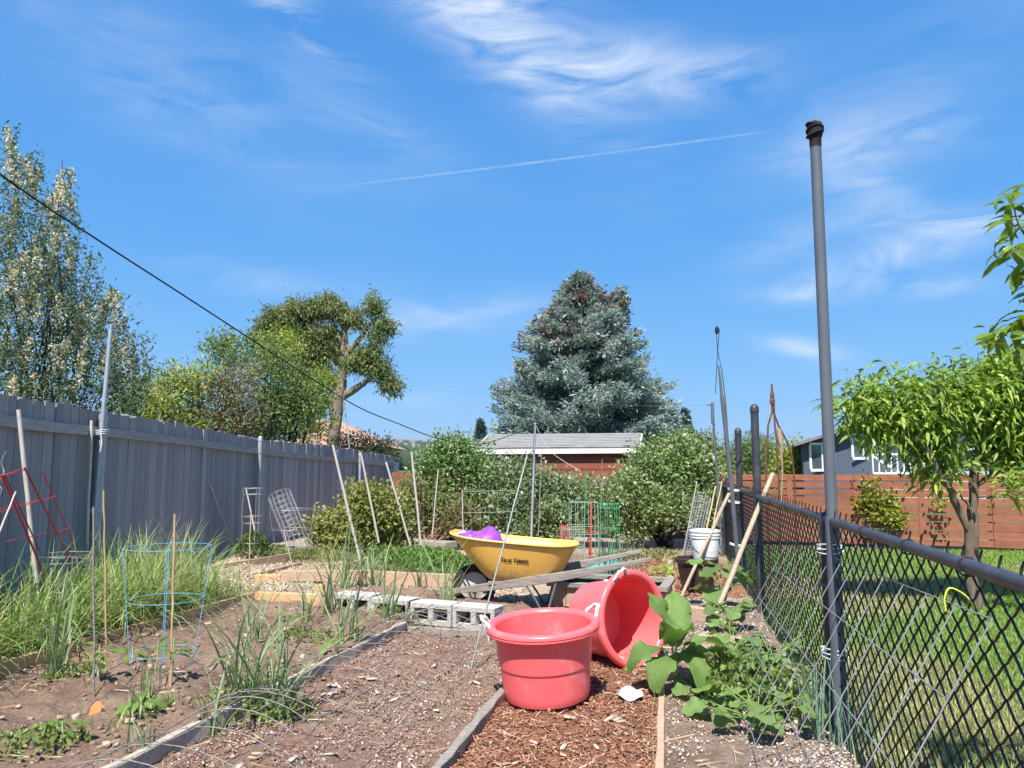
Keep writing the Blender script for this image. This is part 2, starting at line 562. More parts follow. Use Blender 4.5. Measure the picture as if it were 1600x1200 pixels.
def pick(cols, n, jit=.18, p=None, r_=rng):
    cols = np.array(cols, float)
    c = cols[r_.choice(len(cols), n, p=p)]
    return np.clip(c * (1 + r_.uniform(-jit, jit, (n, 1))) * (1 + r_.uniform(-.06, .06, (n, 3))), 0, 1)

# ------------------------------------------------------------------ the lie of the land
def x_light(y): return -3.18 + .26 * (y - 4.86)
def x_old(y): return -1.67 + .27 * (y - 3.54)
def x_mid(y): return -.30 + .235 * (y - 3.54)
def x_rb(y): return .66 + .205 * (y - 3.54)
def x_ch(y): return 1.61 + .21 * (y - 3.86)
FENCE = [(-3.78, 2.2, 1.92), (-3.86, 5.7, 1.91), (-4.05, 7.35, 1.90), (-4.06, 9.1, 1.89), (-3.97, 11.7, 1.80), (-2.80, 18.0, 1.62)]
def x_fence(y): return np.interp(y, [p[1] for p in FENCE], [p[0] for p in FENCE])

def hg(x, y, fine=True):
    x = np.asarray(x, float); y = np.asarray(y, float)
    xl, xo, xm, xr, xc = x_light(y), x_old(y), x_mid(y), x_rb(y), x_ch(y)
    near = sstep(7.6, 7.2, y)
    yblk = 7.17 - .42 * (x + 1.54)
    bedA = sstep(-.02, .02, x - xl + .02) * sstep(.03, -.01, x - xo) * near
    left = sstep(.02, -.02, x - xl + .02)
    z = .075 * bedA
    up = sstep(-2.4, -3.6, x) * sstep(6.5, 9, y) * sstep(40, 18, y)
    z = np.maximum(z, left * .06)
    z = np.maximum(z, .16 * up)
    z = z + .14 * sstep(-.03, .06, y - yblk) * sstep(.75, .3, y - yblk) * sstep(-1.9, -1.7, x) * sstep(.35, .1, x)
    z = z + .015 * sstep(-.02, .05, x - xm) * sstep(.02, -.02, x - xr)
    z = z + .03 * sstep(0, .1, x - xr) * sstep(.1, -.1, x - xc) * sstep(9, 7, y)
    if fine:
        gard = sstep(.16, .02, x - xc) * sstep(14, 11, y) * sstep(-4.6, -4.2, x)
        n = .05 * vnoise(x, y, 2.2, 1) + .035 * vnoise(x, y, 6, 2) + .024 * vnoise(x, y, 15, 3) + .016 * vnoise(x, y, 33, 4)
        n = n + (.10 * np.maximum(0, vnoise(x, y, 7, 5)) + .05 * np.maximum(0, vnoise(x, y, 19, 8))) * bedA
        z = z + n * gard
        z = z + .04 * vnoise(x, y, .6, 6) * (1 - gard) * sstep(60, 10, np.abs(x) + y)
    return z

def lines(segs):
    out = []
    for a, b, st in segs:
        out.append(np.arange(a, b, st))
    return np.concatenate(out)
geo = 22 * 1.35 ** np.arange(0, 20)
gx_ = np.concatenate([-geo[::-1] - 6, lines([(-28, -5.2, 1.2), (-5.2, 2.4, .032), (2.4, 9, .15), (9, 28, 1.2)]), geo + 6])
gy_ = np.concatenate([[-40, -20, -10, -5, -2], lines([(-1, 2.9, .3), (2.9, 8.2, .032), (8.2, 16, .09), (16, 40, 1.2)]), geo + 20])
X, Y = np.meshgrid(gx_, gy_)
x, y = X.ravel(), Y.ravel()
Z = hg(x, y)
V = np.stack([x, y, Z], 1)
nx, ny = len(gx_), len(gy_)
i, j = np.meshgrid(np.arange(nx - 1), np.arange(ny - 1))
a = (j * nx + i).ravel()
F = np.stack([a, a + 1, a + nx + 1, a + nx], 1)
# ground colours by what lies there
soil = np.array([.235, .158, .115]); soil_d = np.array([.15, .095, .07])
mulch = np.array([.25, .125, .078]); grit = np.array([.25, .185, .14]); dirt = np.array([.44, .345, .26]); lawn_c = np.array([.17, .17, .06])
n1 = vnoise(x, y, 1.6, 11) + .6 * vnoise(x, y, 5, 12) + .4 * vnoise(x, y, 14, 13)
damp = vnoise(x, y, 1.1, 14) + .5 * vnoise(x, y, 3.1, 15)
base = (soil + (n1[:, None]) * np.array([.06, .042, .034])) * (1 - .35 * sstep(.05, .4, damp))[:, None]
def mixc(c, col, k):
    return c * (1 - k[:, None]) + col * k[:, None]
xl, xo, xm, xr, xc = x_light(y), x_old(y), x_mid(y), x_rb(y), x_ch(y)
midbed = sstep(0, .04, x - xo) * sstep(.04, 0, x - xm)
base = mixc(base, np.array([.25, .155, .115]), midbed * .85)
base = mixc(base, grit, midbed * sstep(.0, .35, n1 + .35 * sstep(5.6, 4.0, y)) * .75)
path = sstep(-.03, .03, x - xm) * sstep(.03, -.03, x - xr) * sstep(8.4, 7.6, y)
base = mixc(base, mulch, path)
rbed = sstep(-.02, .04, x - xr) * sstep(.05, -.05, x - xc)
base = mixc(base, np.array([.26, .19, .145]), rbed * sstep(-.05, .3, n1 + .15 + .35 * vnoise(x, y, 11, 16)))
back = sstep(7.3, 7.9, y + .3 * n1) * sstep(.3, -.2, x - xc)
base = mixc(base, dirt, back * .85)
backm = back * sstep(.2, .6, x + .3 * n1) * sstep(7.4, 8.4, y)
base = mixc(base, mulch, backm * sstep(13, 11, y + n1))
lawn_k = sstep(-.05, .1, x - xc)
base = mixc(base, lawn_c, lawn_k)
out_k = np.clip(sstep(0, .3, x_fence(y) - x - .1) + sstep(14.5, 16.5, y), 0, 1)
base = mixc(base, np.array([.09, .12, .04]), out_k)
GROUND = None
m, t, b, out = mat_new('earth')
at_ = t.nodes.new('ShaderNodeAttribute'); at_.attribute_name = 'tint'
tcn = t.nodes.new('ShaderNodeTexCoord')
nzg = t.nodes.new('ShaderNodeTexNoise'); nzg.inputs['Scale'].default_value = 38; nzg.inputs['Detail'].default_value = 8; nzg.inputs['Roughness'].default_value = .7
t.links.new(tcn.outputs['Object'], nzg.inputs['Vector'])
mrg = t.nodes.new('ShaderNodeMapRange'); mrg.inputs[1].default_value = .3; mrg.inputs[2].default_value = .7; mrg.inputs[3].default_value = .6; mrg.inputs[4].default_value = 1.4
t.links.new(nzg.outputs[0], mrg.inputs[0])
mxg = t.nodes.new('ShaderNodeMix'); mxg.data_type = 'RGBA'; mxg.blend_type = 'MULTIPLY'; mxg.inputs['Factor'].default_value = 1
t.links.new(at_.outputs['Color'], mxg.inputs['A']); t.links.new(mrg.outputs[0], mxg.inputs['B'])
t.links.new(mxg.outputs['Result'], b.inputs['Base Color'])
bpg = t.nodes.new('ShaderNodeBump'); bpg.inputs['Strength'].default_value = .9; bpg.inputs['Distance'].default_value = .02
nzb = t.nodes.new('ShaderNodeTexNoise'); nzb.inputs['Scale'].default_value = 70; nzb.inputs['Detail'].default_value = 7; nzb.inputs['Roughness'].default_value = .7
t.links.new(tcn.outputs['Object'], nzb.inputs['Vector'])
t.links.new(nzb.outputs[0], bpg.inputs['Height']); t.links.new(bpg.outputs[0], b.inputs['Normal'])
b.inputs['Roughness'].default_value = .95; b.inputs['Specular IOR Level'].default_value = .1
EARTH = m
g = link('ground', np_mesh('ground', V, F, EARTH, np.clip(base, .01, 1), True))
tag(g, 'brown garden soil, mulch path and lawn earth underfoot', None, kind='structure')

# ------------------------------------------------------------------ distant hills
hx = np.linspace(-2600, 2600, 160); hy = np.linspace(260, 4600, 90)
X, Y = np.meshgrid(hx, hy); x, y = X.ravel(), Y.ravel()
ridge = 108 * (1 - .75 * sstep(150, 900, x)) + 46 * vnoise(x, y, 1 / 700., 21) * 2 + 22 * vnoise(x, y, 1 / 260., 22) - 30 * sstep(-500, -1500, x)
hz = ridge * sstep(1500, 3400, y) + 14 * sstep(350, 1200, y) + 10 * vnoise(x, y, 1 / 160., 23) * sstep(300, 800, y)
hz = hz + 26 * np.exp(-((x + 260) / 420.) ** 2) * sstep(500, 1400, y) * .5 - 2 * sstep(320, 260, y)
dist = sstep(900, 3000, y)
gr = np.stack([.15 + .06 * vnoise(x, y, 1 / 60., 24), .19 + .05 * vnoise(x, y, 1 / 60., 24), .085 + 0 * x], 1)
far = np.stack([.19 + .05 * vnoise(x, y, 1 / 120., 25), .155 + .04 * vnoise(x, y, 1 / 120., 25), .12 + 0 * x], 1)
ht = mixc(gr, far, dist)
nxh, nyh = len(hx), len(hy)
i, j = np.meshgrid(np.arange(nxh - 1), np.arange(nyh - 1)); a = (j * nxh + i).ravel()
hills = link('hills', np_mesh('hills', np.stack([x, y, hz], 1), np.stack([a, a + 1, a + nxh + 1, a + nxh], 1), tintmat('hillside'), np.clip(ht, .02, 1), True))
tag(hills, 'low purple brown hills beyond the valley', None, kind='structure')
# trees too far to tell apart, on the valley floor and slopes
r2 = np.random.RandomState(3)
n = 2600
yy = 300 + 2300 * r2.rand(n) ** 1.4; xx = -yy * (.02 + .28 * r2.rand(n))
zz = np.zeros(n)
tree = (hx[1] - hx[0], hy[1] - hy[0])
ii = np.clip(((xx - hx[0]) / tree[0]).astype(int), 0, nxh - 1); jj = np.clip(((yy - hy[0]) / tree[1]).astype(int), 0, nyh - 1)
zz = hz[jj * nxh + ii]
rr = r2.uniform(2.0, 5.5, n)
v, f = clod_geo(np.stack([xx, yy, zz + rr * .6], 1), rr)
v = v.reshape(n, 12, 3); v[:, :, 2] = zz[:, None] + (v[:, :, 2] - zz[:, None]) * 1.7; v = v.reshape(-1, 3)
fw = link('far_woods', np_mesh('far_woods', v, f, tintmat('far_foliage'), np.repeat(pick([(.045, .07, .04), (.06, .085, .045), (.05, .06, .05)], n), 12, 0)))
tag(fw, 'dark far off trees dotted over the valley below the hills', 'trees', kind='stuff')

# ------------------------------------------------------------------ wooden fence along the beds
PAINT = surf('weathered_grey_paint', (.265, .248, .255), (.37, .345, .35), 2.2, .85, .5, 9, (9, 9, .55), rand=.17, c3=(.15, .13, .13), c3scale=1.6, c3lo=.56, c3hi=.78)
PAINT_B = surf('weathered_grey_rail', (.30, .275, .265), (.40, .37, .35), 5, .85, .4, 20, (1, 1, 6), rand=.1, c3=(.33, .30, .27), c3scale=3, c3lo=.5, c3hi=.75)
STEEL = surf('galvanised_steel', (.36, .38, .41), (.46, .48, .50), 9, .5, .1, 30, metal=.35, spec=.5)
STEEL_DK = surf('grey_painted_pipe', (.085, .098, .118), (.12, .135, .155), 7, .42, .12, 30, (1, 1, .3), spec=.5, c3=(.30, .29, .28), c3scale=6, c3lo=.62, c3hi=.8)
WIRE = surf('grey_wire', (.30, .30, .31), (.42, .42, .43), 20, .5, metal=.5, spec=.5)
BLACK = surf('black_vinyl', (.016, .017, .02), (.03, .031, .035), 10, .5, .05, 40, spec=.45)
BLACKP = surf('black_painted_steel', (.03, .032, .04), (.06, .062, .072), 6, .42, .15, 40, spec=.5, c3=(.12, .12, .13), c3scale=5, c3lo=.6, c3hi=.8)
fw_root = thing('wooden_fence', 'tall grey painted board fence running back along the raised beds', 'fence', (-3.9, 5.7, 0))
off = Vector(fw_root.location)
pts = [Vector((p[0], p[1], 0)) for p in FENCE]
seglen = [(pts[k + 1] - pts[k]).length for k in range(len(pts) - 1)]
cum = np.concatenate([[0], np.cumsum(seglen)])
def fence_at(d):
    return Vector((np.interp(d, cum, [p[0] for p in FENCE]), np.interp(d, cum, [p[1] for p in FENCE]), np.interp(d, cum, [p[2] for p in FENCE])))
bvar = []
for k in range(7):
    mb = MB(); w = 1.0
    n_ = 6; vs = []
    for i_ in range(n_ + 1):
        u = i_ / n_
        for (a_, b_) in ((-.5, -.5), (.5, -.5), (.5, .5), (-.5, .5)):
            wob = random.uniform(-.018, .018)
            zz_ = u + ((random.uniform(-.008, .004) + (.004 if a_ > 0 else -.004) * random.choice((-1, 1))) if i_ == n_ else 0)
            vs.append((a_ + wob, b_, zz_))
    fs = [(3, 2, 1, 0), tuple(4 * n_ + q for q in range(4))]
    for i_ in range(n_):
        for q in range(4):
            fs.append((4 * i_ + q, 4 * i_ + (q + 1) % 4, 4 * i_ + 4 + (q + 1) % 4, 4 * i_ + 4 + q))
    mb.add(vs, fs)
    bvar.append(mb.mesh('fence_board', PAINT))
d = 0.0
rb = random.Random(5)
step_top = 0
while d < cum[-1] - .1:
    w = rb.choice((.13, .15, .19, .17, .15, .11)) * rb.uniform(.9, 1.1)
    p0, p1 = fence_at(d), fence_at(d + w)
    c = (p0 + p1) / 2
    ang = math.atan2(p1.y - p0.y, p1.x - p0.x)
    gap = rb.choice((.004, .004, .007, .006, .013)) if d > 5 else rb.choice((.006, .01, .02, .006))
    top = c.z + rb.uniform(-.014, .012)
    if 11.2 < d < 13.4: top += .035
    bot = c.z - 1.70 + rb.uniform(-.02, .01)
    o = link('board', bvar[rb.randrange(7)], fw_root)
    o.location = (c.x - off.x, c.y - off.y, bot)
    o.rotation_euler = (rb.uniform(-.006, .006), rb.uniform(-.008, .008), ang)
    o.scale = (w - gap, .019 * rb.uniform(.85, 1.15), top - bot)
    d += w
# rails and kick board on the garden side, laid from post to post
post_d = [0.02, 3.0, 5.15, 9.52, 13.6, cum[-1] - .05]
for k in range(len(post_d) - 1):
    nseg = 5
    for nm, dz, hh, th in (('rail', -.205, .088, .038), ('kick_board', -1.70, .13, .03)):
        mb = MB()
        prev = None
        A = [fence_at(post_d[k] + (post_d[k + 1] - post_d[k]) * q / nseg) for q in range(nseg + 1)]
        for q in range(nseg):
            pa, pb = A[q], A[q + 1]
            dr = (pb - pa); dr.z = 0; dr.normalize(); nn = Vector((dr.y, -dr.x, 0))
            sg = -.012 * math.sin(math.pi * (q) / nseg); sg2 = -.012 * math.sin(math.pi * (q + 1) / nseg)
            mb.beam(pa + nn * (.0125 + th / 2) + Vector((0, 0, dz + sg)) , pb + nn * (.0125 + th / 2) + Vector((0, 0, dz + sg2)), th, hh)
        mb.build(nm, PAINT_B, fw_root, off)
for dd, rr_, zt in ((5.15, .038, -.02), (9.52, .033, .03), (13.6, .03, -.03)):
    c = fence_at(dd); mb = MB()
    q = c + Vector((.075, 0, 0))
    mb.tube([(q.x, q.y, 0), (q.x, q.y, c.z + zt - .03)], rr_, 14)
    mb.lathe([(rr_ * 1.12, -.05), (rr_ * 1.12, 0), (rr_ * .8, .022), (0.001, .03)], 14, Matrix.Translation((q.x, q.y, c.z + zt - .03)))
    mb.lathe([(rr_ * 1.2, 0), (rr_ * 1.2, .035)], 14, Matrix.Translation((q.x, q.y, c.z - .235)))
    mb.build('post', STEEL, fw_root, off)

# ------------------------------------------------------------------ brown horizontal board fence at the back
BROWN = surf('red_brown_stain', (.245, .088, .05), (.32, .122, .072), 3, .75, .3, 20, (.5, 6, 6), rand=.1, c3=(.11, .045, .03), c3scale=9, c3lo=.66, c3hi=.8)
bf = thing('board_fence', 'low red brown fence of horizontal boards behind the lawn and hedge', 'fence', (3.9, 13.6, 0))
off = Vector(bf.location)
bpts = [Vector((15.5, 10.0, 0)), Vector((7.8, 12.45, 0)), Vector((3.9, 13.7, 0)), Vector((-2.7, 17.3, 0))]
rb = random.Random(9)
for k in range(3):
    A, B = bpts[k], bpts[k + 1]
    L = (B - A).length; n_ = max(1, round(L / 2.05)); dr = (B - A).normalized(); nn = Vector((-dr.y, dr.x, 0))
    if nn.y > 0: nn = -nn
    for q in range(n_):
        pa, pb = A + dr * (L * q / n_), A + dr * (L * (q + 1) / n_)
        ztop = 1.245
        mb = MB(); mb.box((pa.x, pa.y, .61), (.085, .085, 1.215), Matrix.Rotation(math.atan2(dr.y, dr.x), 3, 'Z'))
        mb.build('post', BROWN, bf, off)
        z = .05; row = 0
        hb = (ztop - .05) / 9
        for row in range(9):
            e0, e1 = rb.uniform(-.006, .006), rb.uniform(-.006, .006)
            fo = nn * (.055 + rb.uniform(-.004, .004))
            mb = MB()
            gp = rb.choice((.010, .015, .026, .008, .034))
            mb.beam(pa + dr * .004 + fo + Vector((0, 0, z + hb / 2 + e0)), pb - dr * .004 + fo + Vector((0, 0, z + hb / 2 + e1)), .02, hb - gp, n=4, jit=.0025)
            mb.build('board', BROWN, bf, off)
            z += hb
        mc = MB(); mm = pa.lerp(pb, .5) + nn * .075
        mc.box((mm.x, mm.y, .63), (.09, .018, 1.12), Matrix.Rotation(math.atan2(dr.y, dr.x), 3, 'Z'))
        mc.build('batten', BROWN, bf, off)

# ------------------------------------------------------------------ red shed
SHINGLE = surf('grey_shingles', (.21, .205, .20), (.31, .30, .29), 26, .95, .5, 60, (1, 3, 3), c3=(.2, .2, .2), c3scale=30, c3lo=.55, c3hi=.7)
REDW = surf('red_brown_siding', (.22, .062, .036), (.28, .085, .05), 4, .7, .2, 20, (.4, 6, 6), rand=.08)
WHITE = surf('white_paint', (.74, .74, .73), (.80, .80, .79), 5, .55, .06, 30, spec=.4)
axd = Vector((.21, .977, 0)); axp = Vector((.977, -.21, 0))
s0 = P(752, 730, 20.2); s0.z = 0
shed = thing('garden_shed', 'red brown garden shed with grey shingle roof and white fascia', 'shed', s0)
SW, SD, SH, RH = 4.05, 2.6, 1.78, .40
def sp(u, v, z): return s0 + axp * u + axd * v + Vector((0, 0, z))
off = s0
nb = 11
for q in range(nb):
    z0 = SH * q / nb
    mb = MB(); mb.beam(sp(.1, -.0, z0 + SH / nb / 2), sp(SW - .1, -.0, z0 + SH / nb / 2), .03, SH / nb - .012); mb.build('siding_board', REDW, shed, off)
mb = MB()
for u in (.1, SW - .1):
    mb.add([sp(u, .02, 0), sp(u, SD, 0), sp(u, SD, SH), sp(u, SD / 2, SH + RH * .93), sp(u, .02, SH)], [(0, 1, 2, 3, 4)])
mb.add([sp(.1, SD, 0), sp(SW - .1, SD, 0), sp(SW - .1, SD, SH), sp(.1, SD, SH)], [(0, 1, 2, 3)])
mb.add([sp(.1, .02, 0), sp(SW - .1, .02, 0), sp(SW - .1, .02, SH), sp(.1, .02, SH)], [(0, 1, 2, 3)])
mb.build('wall', REDW, shed, off)
mb = MB()
for u in (.1, SW - .1):
    mb.beam(sp(u, -.022, 0.0), sp(u, -.022, SH), .1, .03)
mb.build('corner_trim', WHITE, shed, off)
ov = .14
mb = MB()
for sgn, va, vb in ((1, -ov, SD / 2), (-1, SD + ov, SD / 2)):
    ze = SH - .02
    zr = SH + RH
    mb.add([sp(-.12, va, ze + .1), sp(SW + .12, va, ze + .1), sp(SW + .12, vb, zr + .1), sp(-.12, vb, zr + .1),
            sp(-.12, va, ze + .06), sp(SW + .12, va, ze + .06), sp(SW + .12, vb, zr + .06), sp(-.12, vb, zr + .06)],
           [(0, 1, 2, 3), (7, 6, 5, 4), (0, 4, 5, 1), (1, 5, 6, 2), (3, 7, 4, 0)])
roof = mb.build('roof', SHINGLE, shed, off)
# shingle courses
for q in range(9):
    u0 = q / 9
    va = -ov + (SD / 2 + ov) * u0; zz = SH - .02 + .1 + (RH + .02) * u0
    mb = MB(); mb.beam(sp(-.125, va + .02, zz + .005), sp(SW + .125, va + .02, zz + .005), .07, .010, jit=.003, n=14)
    mb.build('shingle_course', SHINGLE, roof)
    roof.children[-1].data.transform(Matrix.Translation(-s0))
mb = MB(); mb.beam(sp(-.13, -ov - .015, SH - .03), sp(SW + .13, -ov - .015, SH - .015), .03, .12)
mb.build('fascia', WHITE, shed, off)
mb = MB()
for u in (-.135, SW + .135):
    mb.beam(sp(u, -ov, SH + .0), sp(u, SD / 2, SH + RH + .01), .03, .15)
mb.build('barge_board', WHITE, shed, off)

# ------------------------------------------------------------------ chain link fence, gate and posts
CH0, CH1, CH2, CH3 = [Vector((x_ch(y_), y_, 0)) for y_ in (1.2, 7.16, 9.0, 11.8)]
PITCHW, DV = .060, .082
def zig(hgt):
    mb = MB(); pts = []
    nz_ = int(hgt / (DV / 2))
    for k in range(nz_):
        z0 = k * DV / 2
        a0_, a1_ = (0, PITCHW) if k % 2 == 0 else (PITCHW, 0)
        dy0 = .0032 if k % 2 == 0 else -.0032
        for u in (0, .18, .82):
            xx_ = a0_ + (a1_ - a0_) * (u if u not in (.18, .82) else (.26 if u == .18 else .74))
            pts.append((xx_ * 1.06 - PITCHW * .03, dy0 * math.sin(math.pi * min(max(u, .2), .8)) , z0 + u * DV / 2))
    pts.append((PITCHW / 2, 0, nz_ * DV / 2 + .02))
    mb.tube(pts, .0033, 4, cap=False)
    return mb.mesh('wire', BLACK)
ZIG = zig(1.04)
def chain_run(root, A, B, z0, zig_me):
    off = Vector(root.location)
    dr = (B - A); L = dr.length; dr.normalize(); ang = math.atan2(dr.y, dr.x)
    n_ = int(L / PITCHW)
    for k in range(n_):
        o = link('wire', zig_me, root)
        p = A + dr * (k * PITCHW)
        o.location = (p.x - off.x, p.y - off.y, z0 + (0 if k % 2 == 0 else 0))
        o.rotation_euler = (0, 0, ang)
        if k % 2: o.location.z += DV / 2
def pipe(root, A, B, r_, name='rail', mat=None, n=12):
    mb = MB(); mb.tube([A, Vector(A).lerp(Vector(B), .5), B], r_, n)
    return mb.build(name, mat or BLACKP, root, Vector(root.location))
clf = thing('chain_link_fence', 'black chain link fence with round top rail between the beds and the lawn', 'fence', (1.61, 3.86, 0))
RZ = 1.085
chain_run(clf, CH0, CH1 - (CH1 - CH0).normalized() * .05, .05, ZIG)
pipe(clf, CH0 + Vector((0, 0, RZ)), CH1 + Vector((0, 0, RZ - .01)), .021)
pipe(clf, CH0 + Vector((.0, 0, .045)), CH1 + Vector((0, 0, .045)), .003, 'tension_wire', BLACK, 6)
dr = (CH1 - CH0).normalized()
for y_ in (2.1, 2.62, 3.2, 4.6, 5.3, 6.1):          # wire ties and a rail sleeve
    p = Vector((x_ch(y_), y_, RZ)); mb = MB()
    rg = [p + dr * .003 * math.sin(a_) + Vector((dr.y, -dr.x, 0)) * (.026 * math.cos(a_)) + Vector((0, 0, .026 * math.sin(a_) - .004)) for a_ in np.linspace(0, 6.283, 13)[:-1]]
    mb.tube(rg, .003, 6, closed=True); mb.build('tie', BLACK, clf, Vector(clf.location))
def post_obj(root, p, r_, h, name='post', cap=True, mat=None):
    mb = MB(); M = Matrix.Translation((p.x, p.y, 0))
    pr = [(r_, -.05), (r_, h - .06)]
    if cap: pr += [(r_ * 1.14, h - .06), (r_ * 1.14, h - .02), (r_ * .95, h - .002), (r_ * .5, h + .014), (.001, h + .018)]
    else: pr += [(r_, h), (.001, h)]
    mb.lathe(pr, 16, M)
    return mb.build(name, mat or BLACKP, root, Vector(root.location))
pl = Vector((x_ch(4.02) + .0, 4.02, 0))
post_obj(clf, pl, .030, 1.10)
post_obj(clf, CH1, .037, 1.93)
off = Vector(clf.location)
for p, zz in ((pl, (.2, .55, .9)), (CH1, (.25, .6, .95))):
    for z_ in zz:
        mb = MB(); mb.lathe([(.043, 0), (.043, .02)], 14, Matrix.Translation((p.x, p.y, z_))); mb.build('band', BLACKP, clf, off)
# the gate panel beyond, with rounded frame corners
gate = thing('chain_link_gate', 'black chain link gate with rounded frame corner between two tall capped posts', 'gate', CH1)
ga, gb = CH1 + (CH2 - CH1).normalized() * .09, CH2 - (CH2 - CH1).normalized() * .09
gd = (gb - ga).normalized(); gl = (gb - ga).length
fr = []
for k in range(7):
    a_ = math.pi / 2 * k / 6; fr.append(ga + gd * (.1 - .1 * math.cos(a_)) + Vector((0, 0, .99 + .1 * math.sin(a_) - .0)))
fr2 = [gb - gd * (.1 - .1 * math.cos(math.pi / 2 * k / 6)) + Vector((0, 0, .99 + .1 * math.sin(math.pi / 2 * k / 6))) for k in range(6, -1, -1)]
mb = MB(); mb.tube([ga + Vector((0, 0, .08))] + fr + fr2 + [gb + Vector((0, 0, .08))], .019, 10, closed=True)
mb.build('gate_frame', BLACKP, gate, CH1)
chain_run(gate, ga + gd * .01, gb - gd * .01, .06, ZIG)
mb = MB()
q = ga + gd * -.03
mb.box((q.x - .02, q.y - .01, .58), (.05, .04, .22)); mb.tube([(q.x - .06, q.y - .03, .62), (q.x + .03, q.y - .02, .64)], .012, 8)
mb.build('latch', BLACKP, gate, CH1)
clf2 = thing('chain_link_fence', 'far short run of chain link beyond the gate reaching the hedge', 'fence', CH2)
chain_run(clf2, CH2, CH3, .05, ZIG)
pipe(clf2, CH2 + Vector((0, 0, 1.06)), CH3 + Vector((0, 0, 1.06)), .02)
post_obj(clf2, CH2, .036, 1.80)
post_obj(clf2, CH3, .033, 1.16)
for z_ in (.3, .8):
    mb = MB(); mb.lathe([(.042, 0), (.042, .02)], 14, Matrix.Translation((CH2.x, CH2.y, z_))); mb.build('band', BLACKP, clf2, CH2)

# ------------------------------------------------------------------ houses
BLUEH = surf('blue_grey_siding', (.075, .095, .135), (.09, .11, .15), 3, .7, .15, 16, (1, 1, 8))
PALEH = surf('pale_grey_siding', (.42, .45, .50), (.48, .5, .54), 3, .7, .1, 16, (1, 1, 8))
GLASS = surf('window_glass', (.05, .065, .08), (.08, .10, .12), 2, .06, spec=.9)
ROOFG = surf('grey_roof', (.17, .17, .175), (.23, .23, .23), 12, .9, .3, 40)
h0 = P(1256, 742, 31); h0.z = 0
house = thing('blue_house', 'blue grey house with white trimmed windows beyond the brown fence', 'house', h0)
wv = Vector((math.cos(R(-19)), math.sin(R(-19)), 0)); dv = Vector((-wv.y, wv.x, 0))
def hp(u, v, z): return h0 + wv * u + dv * v + Vector((0, 0, z))
mb = MB()
mb.add([hp(0, 0, 0), hp(9, 0, 0), hp(9, 0, 2.42), hp(4.5, 0, 3.75), hp(0, 0, 2.3)], [(0, 1, 2, 3, 4)])
mb.add([hp(0, 0, 0), hp(0, 7, 0), hp(0, 7, 2.3), hp(0, 0, 2.3)], [(0, 1, 2, 3)])
mb.add([hp(9, 0, 0), hp(9, 7, 0), hp(9, 7, 2.42), hp(9, 0, 2.42)], [(0, 1, 2, 3)])
mb.add([hp(0, 7, 0), hp(9, 7, 0), hp(9, 7, 2.42), hp(4.5, 7, 3.75), hp(0, 7, 2.3)], [(0, 1, 2, 3, 4)])
mb.build('wall', BLUEH, house, h0)
mb = MB()
for (ua, za, ub, zb) in ((-.35, 2.30, 4.5, 3.86), (9.35, 2.42, 4.5, 3.86)):
    mb.add([hp(ua, -.5, za), hp(ub, -.5, zb), hp(ub, 7.4, zb), hp(ua, 7.4, za), hp(ua, -.5, za - .12), hp(ub, -.5, zb - .12), hp(ub, 7.4, zb - .12), hp(ua, 7.4, za - .12)],
           [(0, 1, 2, 3), (4, 7, 6, 5), (0, 4, 5, 1), (0, 3, 7, 4)])
mb.build('roof', ROOFG, house, h0)
for (ua, ub, za, zb) in ((.32, 1.12, 1.28, 2.25), (1.9, 2.6, 1.75, 2.62)):
    fr_ = MB()
    for (a_, b_, c_, d_) in ((ua - .09, ub + .09, za - .1, za), (ua - .09, ub + .09, zb, zb + .09), (ua - .09, ua, za, zb), (ub, ub + .09, za, zb), ((ua + ub) / 2 - .025, (ua + ub) / 2 + .025, za, zb)):
        fr_.beam(hp((a_ + b_) / 2, -.03, c_), hp((a_ + b_) / 2, -.03, d_), b_ - a_, .06)
    w_ = fr_.build('window', WHITE, house, h0)
    pn = MB()
    for (a_, b_) in ((ua, (ua + ub) / 2 - .025), ((ua + ub) / 2 + .025, ub)):
        pn.add([hp(a_, -.012, za), hp(b_, -.012, za), hp(b_, -.012, zb), hp(a_, -.012, zb)], [(0, 1, 2, 3)])
    pn.build('pane', GLASS, w_, h0)
# deck with white railing, and the pale wing beside it
mb = MB()
mb.add([hp(4.4, -.2, 0), hp(9.3, -1.0, 0), hp(9.3, -1.0, 1.9), hp(4.4, -.2, 2.0), hp(4.4, 3, 0), hp(4.4, 3, 2.0)], [(0, 1, 2, 3), (4, 0, 3, 5)])
mb.build('wing_wall', PALEH, house, h0)
mb = MB(); mb.beam(hp(4.3, -.45, 2.06), hp(9.4, -1.25, 1.98), .5, .07); mb.build('wing_roof', WHITE, house, h0)
mb = MB()
ra, rb_ = hp(2.45, -1.1, 1.12), hp(4.15, -1.1, 1.12)
for z_ in (.0, .72): mb.beam(ra + Vector((0, 0, z_)), rb_ + Vector((0, 0, z_)), .06, .07)
for k in range(9):
    p = ra.lerp(rb_, k / 8); mb.beam(p, p + Vector((0, 0, .72)), .045, .045)
mb.beam(hp(2.5, -.7, 1.8), hp(3.6, -.7, 1.0), .06, .09)
mb.beam(hp(4.2, -1.05, 0), hp(4.2, -1.05, 2.2), .1, .1)
mb.build('railing', WHITE, house, h0)
mb = MB(); mb.box(hp(3.3, -.62, .98), (1.9, 1.0, .1), Matrix.Rotation(R(-19), 3, 'Z')); mb.box(hp(3.3, -.62, .47), (1.6, .8, .9), Matrix.Rotation(R(-19), 3, 'Z')); mb.build('deck', PALEH, house, h0)

